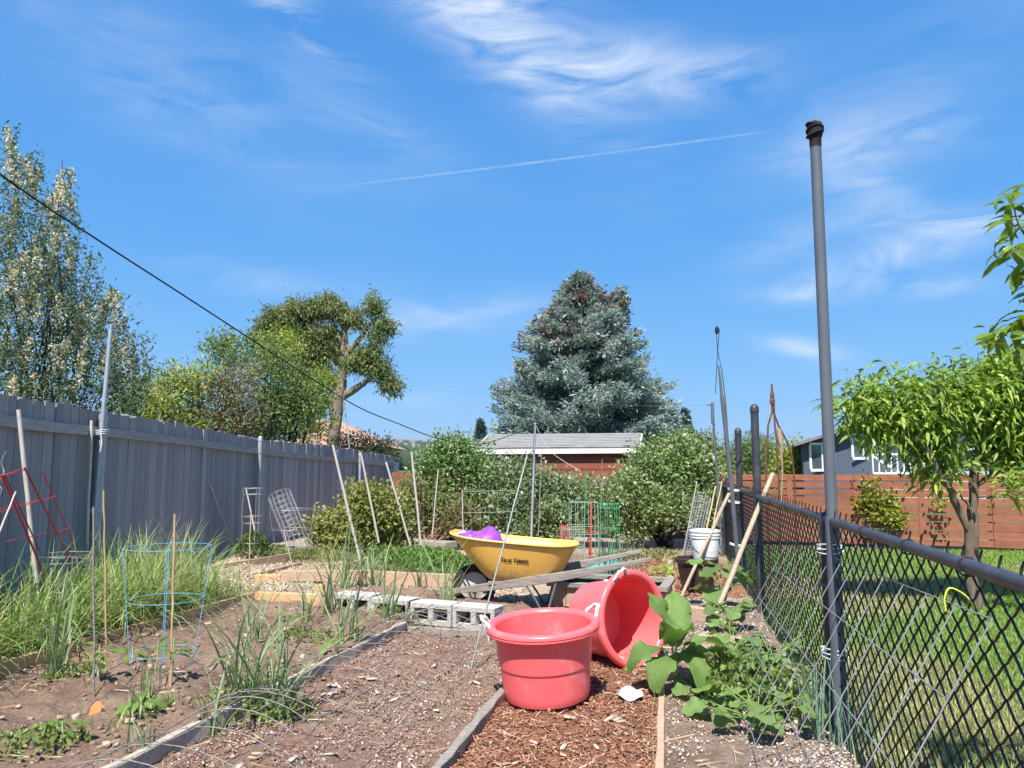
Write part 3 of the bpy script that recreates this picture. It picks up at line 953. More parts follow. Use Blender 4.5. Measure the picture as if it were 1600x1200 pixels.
TILE = surf('terracotta_tiles', (.36, .20, .15), (.42, .25, .19), 8, .9, .5, 20, (1, 6, 1))
t0 = P(455, 740, 36); t0.z = 0
th_ = thing('red_roof_house', 'house with pinkish tiled roof half hidden behind the leaning conifer', 'house', t0)
def tp(u, v, z): return t0 + Vector((u, v, z))
mb = MB()
mb.add([tp(0, 0, 0), tp(4.2, 0, 0), tp(4.2, 0, 2.45), tp(0, 0, 2.45), tp(0, 6, 0), tp(4.2, 6, 0), tp(4.2, 6, 2.45), tp(0, 6, 2.45)], [(0, 1, 2, 3), (1, 5, 6, 2), (4, 0, 3, 7), (5, 4, 7, 6)])
mb.build('wall', surf('cream_stucco', (.55, .48, .40), (.6, .53, .45), 4, .9), th_, t0)
mb = MB()
mb.add([tp(-.4, -.4, 2.4), tp(4.6, -.4, 2.3), tp(4.6, 6.4, 2.3), tp(-.4, 6.4, 2.4), tp(.3, 3, 3.75), tp(1.5, 3, 3.75)], [(0, 1, 5, 4), (1, 2, 5), (2, 3, 4, 5), (3, 0, 4), (3, 2, 1, 0)])
mb.build('roof', TILE, th_, t0)

# ------------------------------------------------------------------ trees and shrubs
def blob(px, py, Y, rx, ry, rd=None):
    """an ellipsoid of foliage: centre, half width and half height as seen, depth in metres"""
    c = P(px, py, Y); k = Y / FPX
    return (c.x, c.y, c.z, rx * k, (rd if rd else rx * k), ry * k)

def crown_geo(blobs, twigs, per, L, Wd, cols, spread, r_, shell=.45, out=.6, up=.25, grav=0.0, p=None, jit=.2, long=False, droop=.35, lv=.3, zmin=.05, flat=.8):
    bl = np.array(blobs)
    wt = (bl[:, 3] * bl[:, 4] * bl[:, 5]) ** .72
    bi = r_.choice(len(bl), twigs, p=wt / wt.sum())
    d = nrm(r_.normal(size=(twigs, 3)))
    rad = r_.rand(twigs, 1) ** shell
    lump = 1 + .22 * np.sin(d[:, :1] * 5 + bi[:, None]) * np.cos(d[:, 2:] * 6 + bi[:, None] * 1.7)
    c = bl[bi, :3] + d * bl[bi, 3:6] * rad * lump
    n = twigs * per
    ti = np.repeat(np.arange(twigs), per)
    D0 = d[ti]
    C = c[ti] + r_.normal(size=(n, 3)) * spread
    D = nrm(D0 * out + r_.normal(size=(n, 3)) * .7 + np.array([0, 0, up - grav]))
    N = nrm(r_.normal(size=(n, 3)) * .6 + D0 * .3 + np.array([0, 0, flat]))
    Ls = L * r_.uniform(1 - lv, 1 + lv, n); Ws = Wd * r_.uniform(1 - lv, 1 + lv, n)
    keep = C[:, 2] > zmin
    C, D, N, Ls, Ws, ti = C[keep], D[keep], N[keep], Ls[keep], Ws[keep], ti[keep]
    tc_ = pick(cols, twigs, jit, p, r_)[ti] * r_.uniform(.85, 1.15, (len(C), 1))
    if long:
        v, f = long_leaf_geo(C, D, N, Ls, Ws, droop); tint = np.repeat(tc_, 12, 0)
    else:
        v, f = leaf_geo(C, D, N, Ls, Ws); tint = np.repeat(tc_, 4, 0)
    return v, f, tint

def join_geo(parts):
    vs, fs, ts, o_ = [], [], [], 0
    for v, f, t_ in parts:
        vs.append(v); fs.append(f + o_); ts.append(t_); o_ += len(v)
    return np.concatenate(vs), np.concatenate(fs), np.concatenate(ts)

def limb(mb, a, b, r0, r1, r_, n=7, wob=.035, segs=6):
    a, b = Vector(a), Vector(b); L = (b - a).length
    pts, rs = [], []
    for k in range(segs + 1):
        u = k / segs
        w = math.sin(math.pi * u) * L * wob
        pts.append(a.lerp(b, u) + Vector((r_.uniform(-1, 1), r_.uniform(-1, 1), r_.uniform(-.4, .6))) * w)
        rs.append(r0 + (r1 - r0) * u)
    mb.tube(pts, rs, n)
    return pts

def plant(name, label, cat, base, geo, trunks, bark=None, group=None, leafm=None, crown='crown'):
    """geo: leaves in world coordinates; trunks: [(from, to, r0, r1)]"""
    base = Vector(base)
    root = thing(name, label, cat, base, group=group)
    v, f, t_ = geo
    link(crown, np_mesh(crown, v - np.array(base)[None], f, leafm or LEAF, t_), root)
    if trunks:
        mb = MB(); rr_ = random.Random(int(abs(base.x * 100)) + 1)
        for (a, b, r0, r1) in trunks:
            limb(mb, a, b, r0, r1, rr_)
        mb.build('trunk', bark or BARK, root, base)
    return root

def stems_to(base, blobs, n, r0, r_):
    out_ = []
    for k in range(n):
        b = blobs[r_.randint(len(blobs))]
        d = r_.normal(size=3); d /= np.linalg.norm(d)
        tip = Vector((b[0] + d[0] * b[3] * .6, b[1] + d[1] * b[4] * .6, b[2] + d[2] * b[5] * .6))
        out_.append((Vector(base) + Vector((r_.uniform(-.2, .2), r_.uniform(-.2, .2), 0)), tip, r0 * r_.uniform(.6, 1.1), r0 * .15))
    return out_

# --- tall flowering shrub behind the fence
r_ = np.random.RandomState(21)
Y1 = 9.6
tb = [blob(20, 560, Y1, 90, 90), blob(110, 540, Y1, 85, 90), blob(60, 440, Y1, 65, 90), blob(175, 590, Y1, 45, 55), blob(15, 350, Y1, 45, 90),
      blob(85, 310, Y1, 34, 75), blob(60, 640, Y1, 130, 60), blob(150, 500, Y1, 50, 50), blob(-40, 400, Y1, 70, 180), blob(-70, 560, Y1, 120, 120), blob(-5, 235, Y1, 20, 45), blob(45, 265, Y1, 16, 40), blob(98, 270, Y1, 16, 36), blob(205, 535, Y1, 25, 20), blob(120, 440, Y1, 45, 45)]
dark = [(.105, .15, .075), (.145, .19, .09), (.08, .115, .06), (.19, .235, .12)]
g1 = crown_geo([tb[k] for k in (0, 1, 2, 3, 6, 7, 8, 9)], 750, 11, .066, .025, dark, .08, r_, shell=.6, up=.4)
# upright shoots: leaves all along, a cream flower plume towards the tip
tips = [(8, 196, 1), (20, 240, 1), (48, 232, 1), (62, 262, 1), (98, 258, 1), (108, 285, 1), (80, 300, 1), (30, 300, 1), (-10, 250, 1), (8, 330, 1), (60, 345, 1), (95, 350, .8), (40, 380, .9),
        (115, 370, .3), (75, 395, .9), (15, 405, 1), (110, 425, .8), (140, 455, .9), (165, 440, .9), (180, 452, .7), (150, 500, .6), (125, 480, .7), (95, 455, .8), (55, 440, .9), (25, 450, .8), (-15, 430, .8), (-30, 340, 1),
        (205, 525, .7), (190, 500, .7), (228, 520, .1), (218, 545, .2), (175, 540, .6), (130, 540, .5), (90, 520, .6), (50, 510, .6), (10, 520, .5), (200, 580, .2), (215, 600, .2), (160, 590, .3), (110, 590, .2), (60, 570, .3), (25, 575, .9), (40, 585, .9), (-10, 590, .5), (235, 575, 0), (150, 395, .1), (-40, 480, .6), (-60, 400, .8)]
LC, LD, FC = [], [], []
for (px, py, fl_) in tips:
    for q_ in range(5):
        Yq = Y1 - r_.uniform(-.5, .8)
        tip = np.array(P(px + r_.normal() * 9, py + abs(r_.normal()) * 16, Yq))
        ln = r_.uniform(.55, 1.15); lean = np.array([r_.normal() * .18 + (px - 70) * .0012, r_.normal() * .18, 1.0]); lean /= np.linalg.norm(lean)
        nl_ = 70
        u = r_.rand(nl_); sp0 = r_.normal(size=(nl_, 3)) * .06 * (.35 + .8 * u[:, None])
        LC.append(tip - lean * (u * ln)[:, None] + sp0); LD.append(np.tile(lean, (nl_, 1)))
        if r_.rand() < fl_ * .62:
            nf_ = 100; u = r_.rand(nf_) ** 1.3
            FC.append(tip - lean * (u * r_.uniform(.22, .42))[:, None] + r_.normal(size=(nf_, 3)) * .034 * (.25 + u[:, None]))
LC = np.concatenate(LC); LD = np.concatenate(LD); FC = np.concatenate(FC); n = len(LC)
v, f = leaf_geo(LC, nrm(LD * .5 + r_.normal(size=(n, 3)) * .6), nrm(r_.normal(size=(n, 3)) + [0, 0, .6]), r_.uniform(.04, .08, n), r_.uniform(.015, .028, n))
g3 = (v, f, np.repeat(pick(dark, n, .2, None, r_), 4, 0))
n = len(FC)
v, f = leaf_geo(FC, nrm(r_.normal(size=(n, 3)) + [0, 0, .8]), r_.normal(size=(n, 3)), r_.uniform(.024, .044, n), r_.uniform(.018, .03, n))
g2 = join_geo([g3, (v, f, np.repeat(pick([(.74, .67, .48), (.82, .76, .60), (.64, .57, .40), (.55, .52, .33)], n), 4, 0))])
b0 = P(60, 740, Y1); b0.z = 0
plant('flowering_shrub', 'tall dark leaved shrub with upright cream flower plumes behind the fence', 'shrub', b0, join_geo([g1, g2]), stems_to(b0, tb, 26, .03, r_), BARK_DK)

# --- shrubs and small trees behind the fence
def bush(name, label, blobs, Y, px, twigs, per, L, Wd, cols, spread, seed, nst=8, bark=None, cat='shrub', group=None, r0=.03, extra=None, **kw):
    r_ = np.random.RandomState(seed)
    gg = crown_geo(blobs, twigs, per, L, Wd, cols, spread, r_, **kw)
    if extra:
        n_, cols2, Lf = extra
        bl = np.array(blobs); bi = r_.choice(len(bl), n_); d = nrm(r_.normal(size=(n_, 3)) + [0, -.5, .3])
        C = bl[bi, :3] + d * bl[bi, 3:6] * r_.uniform(.9, 1.08, (n_, 1))
        v, f = leaf_geo(C, nrm(r_.normal(size=(n_, 3))), r_.normal(size=(n_, 3)), Lf * r_.uniform(.7, 1.3, n_), Lf * .8 * r_.uniform(.7, 1.3, n_))
        gg = join_geo([gg, (v, f, np.repeat(pick(cols2, n_), 4, 0))])
    b0 = P(px, 800, Y); b0.z = 0
    return plant(name, label, cat, b0, gg, stems_to(b0, blobs, nst, r0, r_), bark, group)

YG = [(.26, .33, .06), (.33, .38, .075), (.19, .26, .05), (.38, .39, .11)]
GR = [(.14, .21, .06), (.18, .25, .08), (.10, .155, .05), (.23, .28, .11)]
OL = [(.20, .215, .075), (.25, .245, .095), (.15, .165, .065), (.29, .24, .15)]
bush('leafy_shrub', 'bright yellow green shrub showing over the fence beside the flowering shrub',
     [blob(215, 640, 12.6, 45, 40), blob(270, 620, 12.6, 50, 45), blob(310, 595, 12.6, 35, 30), blob(260, 680, 12.6, 90, 40)], 12.6, 250, 900, 10, .07, .035, YG, .09, 31)
bush('leafy_shrub', 'olive brown twiggy shrub behind the fence with pinkish bare twigs',
     [blob(345, 630, 12.8, 45, 45), blob(320, 680, 12.8, 70, 40), blob(385, 640, 12.8, 35, 45), blob(370, 590, 12.8, 40, 25)], 12.8, 345, 700, 10, .06, .03, OL, .09, 32, 18, BARK_RED)
bush('dark_tree', 'dark green small tree with black trunk rising behind the fence',
     [blob(355, 550, 14, 38, 28), blob(400, 560, 14, 55, 30), blob(440, 600, 14, 45, 45), blob(460, 650, 14, 40, 40), blob(420, 640, 14, 40, 50), blob(480, 620, 14, 30, 40), blob(395, 690, 14, 60, 35), blob(340, 535, 14, 16, 14)], 14, 413, 1100, 10, .07, .035, GR, .09, 33, 14, BARK_DK, 'tree', r0=.06)
bush('leafy_shrub', 'lime green bush between the dark tree and the conifer trunk',
     [blob(440, 540, 15.5, 40, 28), blob(500, 600, 15.5, 30, 35), blob(450, 660, 15.5, 40, 40), blob(490, 660, 15.5, 30, 35)], 15.5, 450, 420, 10, .07, .035, YG, .09, 34)
bush('dark_shrub', 'low dark shrub beyond the far end of the grey fence',
     [blob(565, 692, 22, 24, 14), blob(598, 700, 22, 22, 13), blob(535, 690, 22, 22, 12), blob(575, 715, 22, 50, 18)], 22, 570, 420, 9, .09, .05, [(.055, .07, .03), (.08, .09, .04), (.045, .055, .03)], .1, 35)

# --- leaning conifer with tufted boughs
r_ = np.random.RandomState(41); Y3 = 25
cb = [blob(432, 500, Y3, 32, 22), blob(470, 490, Y3, 38, 28), blob(510, 480, Y3, 36, 22), blob(545, 497, Y3, 26, 22), blob(455, 530, Y3, 40, 26), blob(500, 520, Y3, 36, 20), blob(405, 525, Y3, 20, 24),
      blob(585, 482, Y3, 18, 22), blob(600, 508, Y3, 20, 16), blob(590, 528, Y3, 18, 14), blob(570, 512, Y3, 12, 10),
      blob(560, 565, Y3, 30, 20), blob(590, 575, Y3, 26, 20), blob(605, 597, Y3, 22, 16), blob(575, 552, Y3, 26, 14), blob(618, 608, Y3, 10, 12),
      blob(490, 550, Y3, 34, 30), blob(470, 575, Y3, 44, 34), blob(505, 590, Y3, 24, 34), blob(440, 560, Y3, 36, 28), blob(480, 625, Y3, 44, 34), blob(520, 545, Y3, 18, 30), blob(455, 470, Y3, 8, 10), blob(515, 465, Y3, 14, 8), blob(582, 464, Y3, 7, 9), blob(440, 490, Y3, 26, 14)]
cb = [(q_[0], q_[1], q_[2], q_[3] * .86, q_[4] * .8, q_[5] * .62) for q_ in cb]
gg = crown_geo(cb, 3600, 10, .17, .038, [(.185, .235, .075), (.23, .27, .09), (.15, .20, .065), (.27, .29, .115), (.12, .16, .06)], .12, r_, shell=.5, out=.35, up=-.55, lv=.5)
b0 = P(520, 730, Y3); b0.z = 0
tr = [(b0, P(528, 640, Y3), .23, .20), (P(528, 645, Y3), P(536, 560, Y3), .20, .16), (P(536, 562, Y3), P(540, 480, Y3), .16, .05), (P(530, 622, Y3), P(558, 606, Y3), .15, .12), (P(556, 607, Y3), P(600, 578, Y3), .12, .04),
      (P(537, 560, Y3), P(585, 500, Y3), .12, .04), (P(536, 570, Y3), P(470, 510, Y3), .14, .04), (P(533, 600, Y3), P(480, 560, Y3), .12, .03), (P(538, 545, Y3), P(510, 485, Y3), .12, .03), (P(537, 540, Y3), P(575, 565, Y3), .08, .03), (P(500, 540, Y3), P(430, 505, Y3), .07, .02)]
plant('conifer_tree', 'tall open conifer with thick reddish trunk and olive tufted boughs', 'tree', b0, gg, tr, surf('grey_brown_bark', (.17, .125, .095), (.29, .22, .175), 10, .95, .8, 20, (1, 1, .3)), leafm=NEEDLE)

# --- big blue spruce
def spruce_geo(base, H, prof, Lb, n_whorl, r_, cols, nl, wl, tuft, brown=None, seedtop=None):
    parts_v, C, D, N, Cc, br = [], [], [], [], [], []
    bx_, by_, bz_ = base
    for q in range(n_whorl):
        u = (q + r_.rand()) / n_whorl
        z = H * (1 - u) ** 1.0
        Rr = np.interp(z / H, prof[0], prof[1])
        nb_ = int(5 + Rr * 3.4)
        for k in range(nb_):
            a_ = r_.uniform(0, 2 * np.pi)
            rr_ = Rr * (r_.uniform(.66, 1.16) if seedtop else r_.uniform(.72, 1.08))
            dirv = np.array([np.cos(a_), np.sin(a_), 0])
            p0 = np.array([bx_, by_, z + .25 * rr_])
            steps = max(4, int(rr_ / .16))
            for s_ in range(steps):
                t_ = (s_ + .5) / steps
                if t_ < .35 and r_.rand() < .85: continue
                c = p0 + dirv * rr_ * t_ + np.array([0, 0, -.42 * rr_ * t_ + .30 * rr_ * t_ ** 3])
                wdt = .26 * rr_ ** .5 * (1.1 - .65 * t_)
                C.append(c); D.append(dirv); br.append((wdt, t_, z / H, r_.rand()))
    C, D = np.array(C), np.array(D); br = np.array(br)
    n0 = len(C); per = tuft
    ti = np.repeat(np.arange(n0), per); n = len(ti)
    side = np.cross(D, [0, 0, 1.0])
    lat = r_.normal(size=(n, 1))
    big = 1.7 if seedtop else 1.0
    CC = C[ti] + side[ti] * lat * br[ti, :1] * (.55 if seedtop else .8) + r_.normal(size=(n, 3)) * .05 * big + np.array([0, 0, 1]) * (-.10 * np.abs(lat) * br[ti, :1] * 2)
    DD = nrm(D[ti] * .8 + side[ti] * np.sign(lat) * .45 + r_.normal(size=(n, 3)) * .45 + np.array([0, 0, .12]))
    Nn = nrm(r_.normal(size=(n, 3)) * .5 + np.array([0, 0, 1.]))
    v, f = leaf_geo(CC, DD, Nn, nl * r_.uniform(.7, 1.3, n), wl * r_.uniform(.7, 1.3, n), .3, -.05)
    col = pick(cols, n0, .15, None, r_)
    if brown is not None:
        mk = (r_.rand(n0) < brown * sstep(.45, .85, br[:, 2]) * (br[:, 1] > .5))
        col[mk] = pick([(.17, .115, .07), (.22, .15, .10)], mk.sum(), .15, None, r_)
    return v, f, np.repeat(col[ti] * r_.uniform(.8, 1.2, (n, 1)), 4, 0)
r_ = np.random.RandomState(51); Y4 = 28
b0 = P(910, 740, Y4); b0.z = 0
Hs = P(910, 428, Y4).z
profs = ([0, .3, .45, .6, .75, .87, .95, 1.0], [3.5, 3.35, 2.95, 2.45, 1.8, 1.1, .6, .12])
BLUE = [(.27, .335, .30), (.33, .39, .35), (.22, .285, .255), (.38, .43, .385), (.19, .245, .215)]
gg = spruce_geo(b0, Hs, profs, 0, 44, r_, BLUE, .19, .07, 30, .3, True)
gx2 = crown_geo([blob(966, 485, Y4, 13, 30), blob(968, 462, Y4, 5, 14)], 150, 11, .19, .07, BLUE + [(.2, .14, .09)], .1, r_)
plant('blue_spruce', 'large broad blue grey spruce towering over the red shed', 'tree', b0, join_geo([gg, gx2]), [(b0, (b0.x, b0.y, Hs * .97), .34, .03)], BARK_DK, leafm=NEEDLE)
# --- small far conifers
def small_conifer(px, top, Y, w, cols, label, seed, name='conifer'):
    r_ = np.random.RandomState(seed); b0 = P(px, 740, Y); b0.z = 0
    H_ = P(px, top, Y).z; k = Y / FPX
    gg = spruce_geo(b0, H_, ([0, .5, .8, 1], [w * k, w * k * .7, w * k * .35, .05]), 0, 46, r_, cols, .22 * Y / 40, .08 * Y / 40, 4)
    plant(name, label, 'tree', b0, gg, [(b0, (b0.x, b0.y, H_ * .97), .16, .02)], BARK_DK, leafm=NEEDLE)
small_conifer(751, 657, 60, 20, [(.09, .14, .115), (.12, .165, .135)], 'little pointed dark conifer beside the shed roof', 61)
small_conifer(1050, 642, 44, 30, [(.10, .15, .08), (.14, .19, .10)], 'dark green conifer just beside the blue spruce', 62)
small_conifer(1073, 641, 46, 24, [(.085, .125, .09), (.11, .155, .11)], 'bluish dark conifer with a forked top above the hedge', 63)
# --- broadleaf trees beyond the brown fence
for q, (px, py, rx, ry, Y, cols, lab) in enumerate([
        (1165, 712, 30, 30, 42, GR, 'dull green round tree behind the fence post beside the hedge'),
        (1205, 716, 30, 32, 44, GR, 'darker round tree far behind the tall capped post'),
        (1240, 718, 22, 24, 34, YG, 'bright lime tree just in front of the blue house corner'),
        (1185, 695, 20, 12, 60, GR, 'hazy green treetop peeping over between the fence posts'),
        (1440, 700, 60, 30, 48, GR, 'green trees mass seen under the peach boughs')]):
    bush('round_tree', lab, [blob(px, py, Y, rx, ry), blob(px - rx * .5, py + 6, Y, rx * .6, ry * .7), blob(px + rx * .5, py + 8, Y, rx * .6, ry * .7), blob(px, py + 30, Y, rx * 1.1, 24)], Y, px, 380, 10, .16, .09, cols, .22, 70 + q, 5, BARK, 'tree')
bush('leafy_shrub', 'bright yellow green bush rising behind the flowering hedge by the pole',
     [blob(1095, 700, 18, 34, 30), blob(1075, 695, 18, 26, 22), blob(1120, 715, 18, 24, 26), blob(1100, 740, 18, 50, 40), blob(1045, 705, 18, 24, 22)], 18, 1098, 520, 10, .075, .04, [(.17, .22, .03), (.22, .25, .045), (.12, .17, .03)], .1, 80)

# --- hedge shrubs at the end of the garden
HD = [(.15, .25, .075), (.20, .30, .10), (.12, .20, .065), (.27, .36, .15), (.36, .42, .25)]
hk = dict(p=[.3, .3, .18, .14, .08])
bush('hedge_shrub', 'dark green leafy shrub at the end of the grey fence with pale blossom',
     [blob(678, 745, 13.6, 32, 36), blob(700, 725, 13.6, 50, 40), blob(740, 735, 13.6, 40, 42), blob(690, 790, 13.4, 60, 50), blob(735, 800, 13.4, 40, 45), blob(650, 800, 13.5, 35, 50), blob(715, 700, 13.6, 34, 18)], 13.6, 700, 1500, 10, .075, .042, HD, .085, 81, 14, BARK_DK, extra=(260, [(.55, .55, .42), (.40, .45, .30)], .05), **hk)
bush('hedge_shrub', 'rounded pale leaved shrub in the hedge directly behind the wheelbarrow',
     [blob(795, 748, 13.2, 45, 34), blob(838, 762, 13.2, 40, 36), blob(880, 782, 13.2, 42, 38), blob(790, 800, 13.0, 50, 45), blob(850, 810, 13.0, 60, 42), blob(920, 790, 13.2, 40, 40), blob(930, 775, 13.3, 20, 22)], 13.2, 845, 1700, 10, .072, .04, [(.17, .24, .095), (.22, .29, .13), (.13, .19, .075), (.29, .35, .19), (.42, .46, .31)], .085, 82, 14, BARK_DK, extra=(420, [(.52, .52, .42), (.40, .43, .32)], .045), **hk)
bush('hedge_shrub', 'big spreading shrub with white blossom specks beside the chain link corner',
     [blob(1000, 765, 12.9, 50, 42), blob(1050, 735, 12.9, 50, 42), blob(1085, 760, 12.9, 40, 50), blob(1020, 720, 13.0, 36, 30), blob(1040, 790, 12.7, 60, 32), blob(1095, 725, 13, 30, 30), blob(975, 790, 12.8, 34, 34), blob(985, 825, 12.8, 35, 22), blob(1100, 790, 12.8, 30, 32), blob(1060, 700, 13.0, 36, 18)], 13, 1040, 1900, 10, .075, .042, [(.19, .27, .09), (.24, .32, .115), (.14, .21, .075), (.32, .38, .18), (.44, .48, .32)], .085, 83, 14, BARK_DK, extra=(520, [(.62, .62, .52), (.48, .5, .40)], .045), **hk)
bush('berry_bush', 'rounded yellow green bush growing against the grey fence', [blob(520, 825, 11.2, 38, 26), blob(560, 810, 11.2, 45, 34), blob(600, 800, 11.2, 40, 38), blob(575, 785, 11.2, 36, 28), blob(620, 825, 11.2, 30, 26), blob(550, 840, 11.2, 55, 18)], 11.2, 560, 1150, 10, .07, .042, [(.24, .27, .07), (.29, .31, .095), (.18, .22, .06), (.34, .33, .13)], .075, 84, 14)
bush('climbing_vine', 'tangled brown green vine over the wire panel beside the hedge', [blob(640, 790, 12.9, 26, 45), blob(720, 810, 12.6, 26, 26)], 12.8, 660, 420, 9, .06, .035, OL, .08, 85, 12, BARK_RED)

# --- peach tree on the lawn
r_ = np.random.RandomState(91); Y7 = 7.55
pb = [blob(1350, 635, Y7, 42, 40), blob(1400, 630, Y7, 50, 42), blob(1450, 640, Y7, 50, 45), blob(1500, 615, Y7, 55, 45), blob(1560, 620, Y7, 60, 60), blob(1380, 660, Y7, 50, 28), blob(1440, 680, Y7, 40, 25),
      blob(1470, 725, Y7, 40, 22), blob(1570, 680, Y7, 50, 35), blob(1590, 755, Y7 - .6, 22, 30), blob(1620, 650, Y7, 70, 90), blob(1690, 680, Y7, 80, 90), blob(1580, 570, Y7, 40, 30), blob(1640, 590, Y7, 50, 45)]
PE = [(.20, .31, .05), (.26, .37, .06), (.15, .24, .045), (.32, .41, .09)]
C1 = crown_geo(pb, 2100, 8, .105, .030, PE, .09, r_, shell=.42, out=.8, up=.1, long=True, droop=.5, lv=.45, jit=.3)
b0 = G(1524, 948)
tk = [(b0, P(1518, 820, Y7), .072, .064), (P(1519, 825, Y7), P(1521, 745, Y7), .05, .038), (P(1515, 832, Y7), P(1480, 755, Y7 - .1), .042, .03), (P(1480, 758, Y7 - .1), P(1440, 690, Y7 - .2), .035, .02), (P(1521, 750, Y7), P(1540, 640, Y7), .045, .02),
      (P(1440, 695, Y7 - .2), P(1380, 640, Y7 - .2), .02, .008), (P(1522, 740, Y7), P(1600, 640, Y7 + .2), .035, .012), (P(1480, 757, Y7 - .1), P(1470, 650, Y7), .025, .01), (P(1519, 795, Y7), P(1490, 765, Y7), .015, .006), (P(1521, 775, Y7), P(1580, 778, Y7), .018, .006), (P(1521, 760, Y7), P(1640, 690, Y7), .03, .01)]
plant('peach_tree', 'small peach tree with drooping bright leaves standing on the lawn', 'tree', b0, C1, tk, BARK)

# --- peach branch reaching into view close by
r_ = np.random.RandomState(95)
nroot = Vector((2.55, 2.35, 0))
near = thing('peach_tree', 'close peach branch with long curled leaves hanging into the sky', 'tree', nroot)
mb = MB(); rr_ = random.Random(4)
tw = [(nroot, Vector((2.5, 2.4, 1.2)), .07, .06), (Vector((2.5, 2.4, 1.2)), Vector((2.25, 2.45, 2.0)), .05, .02), (Vector((2.25, 2.45, 2.0)), P(1585, 560, 2.5), .018, .004), (Vector((2.3, 2.45, 1.85)), P(1592, 470, 2.5), .016, .004), (Vector((2.25, 2.45, 2.0)), P(1598, 395, 2.5), .014, .003), (P(1612, 400, 2.5), P(1580, 310, 2.5), .005, .002)]
for a_, b_, r0, r1 in tw: limb(mb, a_, b_, r0, r1, rr_)
mb.build('trunk', BARK, near, nroot)
PEACHL = leafmat('peach_leaf', (.15, .24, .04), .4, .4, .4, False, .2)
def leaf_mesh(name, L, Wd, mat, segs=7, cols=5, droop=.5, fold=.25, wav=0.0, prof=None, seed=0, lobes=0):
    """one leaf along +Y from the origin, with a midrib fold, droop and wavy margins"""
    rr_ = random.Random(seed); vs, fs = [], []
    for k in range(segs + 1):
        u = k / segs
        w = (prof(u) if prof else math.sin(math.pi * min(.985, u * .97 + .02)) ** .8) * Wd / 2
        th_ = droop * u
        y_ = L * (math.sin(droop * u) / droop if abs(droop) > 1e-3 else u); z_ = -L * ((1 - math.cos(droop * u)) / droop if abs(droop) > 1e-3 else 0)
        for c in range(cols):
            s_ = -1 + 2 * c / (cols - 1)
            vs.append((s_ * w, y_ + (wav * .3 * L * abs(s_) * rr_.uniform(-.2, .2)), z_ + abs(s_) * w * fold + wav * w * (abs(s_) ** 2) * math.sin(9 * u + s_ * 1.3 + seed) * .5))
    for k in range(segs):
        for c in range(cols - 1):
            a_ = k * cols + c
            fs.append((a_, a_ + 1, a_ + cols + 1, a_ + cols))
    mb = MB(); mb.add(vs, fs, True)
    return mb.mesh(name, mat)
def place_leaf(me, root, base, dirv, roll=0.0, scale=1.0, name='leaf', pitch_up=True):
    d = Vector(dirv).normalized()
    q = d.to_track_quat('Y', 'Z') @ Quaternion((0, 1, 0), roll)
    o = link(name, me, root)
    o.rotation_mode = 'QUATERNION'; o.rotation_quaternion = q
    o.location = Vector(base) - Vector(root.location); o.scale = (scale,) * 3
    return o
plv = [leaf_mesh('leaf', .125, .032, PEACHL, 7, 3, dr_, .35, .25, seed=k) for k, dr_ in enumerate((.6, 1.0, 1.5, 1.9))]
rr_ = random.Random(12)
for (px, py, n_) in ((1575, 315, 9), (1590, 345, 10), (1585, 385, 12), (1598, 420, 12), (1575, 400, 6), (1580, 510, 12), (1565, 525, 8), (1598, 500, 12), (1590, 545, 9), (1625, 360, 14), (1630, 450, 14), (1640, 540, 14), (1640, 300, 10), (1600, 300, 5), (1680, 400, 20), (1700, 500, 20), (1690, 330, 14)):
    for k in range(n_):
        b_ = P(px + rr_.uniform(-10, 14), py + rr_.uniform(-14, 14), 2.5 + rr_.uniform(-.1, .12))
        a_ = rr_.uniform(0, 6.28)
        dv_ = Vector((math.cos(a_) - .35, math.sin(a_) * .8, rr_.uniform(-.5, .55)))
        place_leaf(plv[rr_.randrange(4)], near, b_, dv_, rr_.uniform(-.8, .8), rr_.uniform(.55, 1.05))
# the rest of its crown, out of view over the lawn
r_ = np.random.RandomState(96)
cg = crown_geo([(2.75, 2.3, 2.15, .55, .6, .5), (2.5, 1.6, 2.0, .5, .5, .4)], 170, 8, .125, .033, PE, .07, r_, long=True, droop=.5)
link('crown', np_mesh('crown', cg[0] - np.array(nroot)[None], cg[1], LEAF, cg[2]), near)

# ------------------------------------------------------------------ materials of the garden things
def tubmat():
    m = surf('coral_red_plastic', (.94, .165, .175), (.95, .19, .20), 3, .34, .03, 60, spec=.5, c3=(.92, .42, .41), c3scale=5, c3lo=.56, c3hi=.80, dirt=((.50, .26, .21), -.10, .08))
    t = m.node_tree; b = [n_ for n_ in t.nodes if n_.type == 'BSDF_PRINCIPLED'][0]; out = [n_ for n_ in t.nodes if n_.type == 'OUTPUT_MATERIAL'][0]
    tr = t.nodes.new('ShaderNodeBsdfTranslucent'); tr.inputs[0].default_value = (.95, .13, .13, 1)
    mx = t.nodes.new('ShaderNodeMixShader'); mx.inputs[0].default_value = .2
    t.links.new(b.outputs[0], mx.inputs[1]); t.links.new(tr.outputs[0], mx.inputs[2]); t.links.new(mx.outputs[0], out.inputs[0])
    return m
TUB = tubmat()
ROPE = surf('white_rope', (.62, .60, .56), (.74, .72, .68), 60, .9, .6, 160)
YELLOW = surf('yellow_paint', (.82, .47, .09), (.86, .52, .12), 2, .4, .05, 18, spec=.5, c3=(.60, .40, .20), c3scale=5, c3lo=.58, c3hi=.80, dirt=((.36, .25, .16), .27, .50))
WEATH = surf('weathered_grey_wood', (.23, .20, .17), (.34, .30, .26), 5, .9, .6, 18, (1, 9, 9), rand=.12, c3=(.15, .125, .105), c3scale=6, c3lo=.6, c3hi=.72)
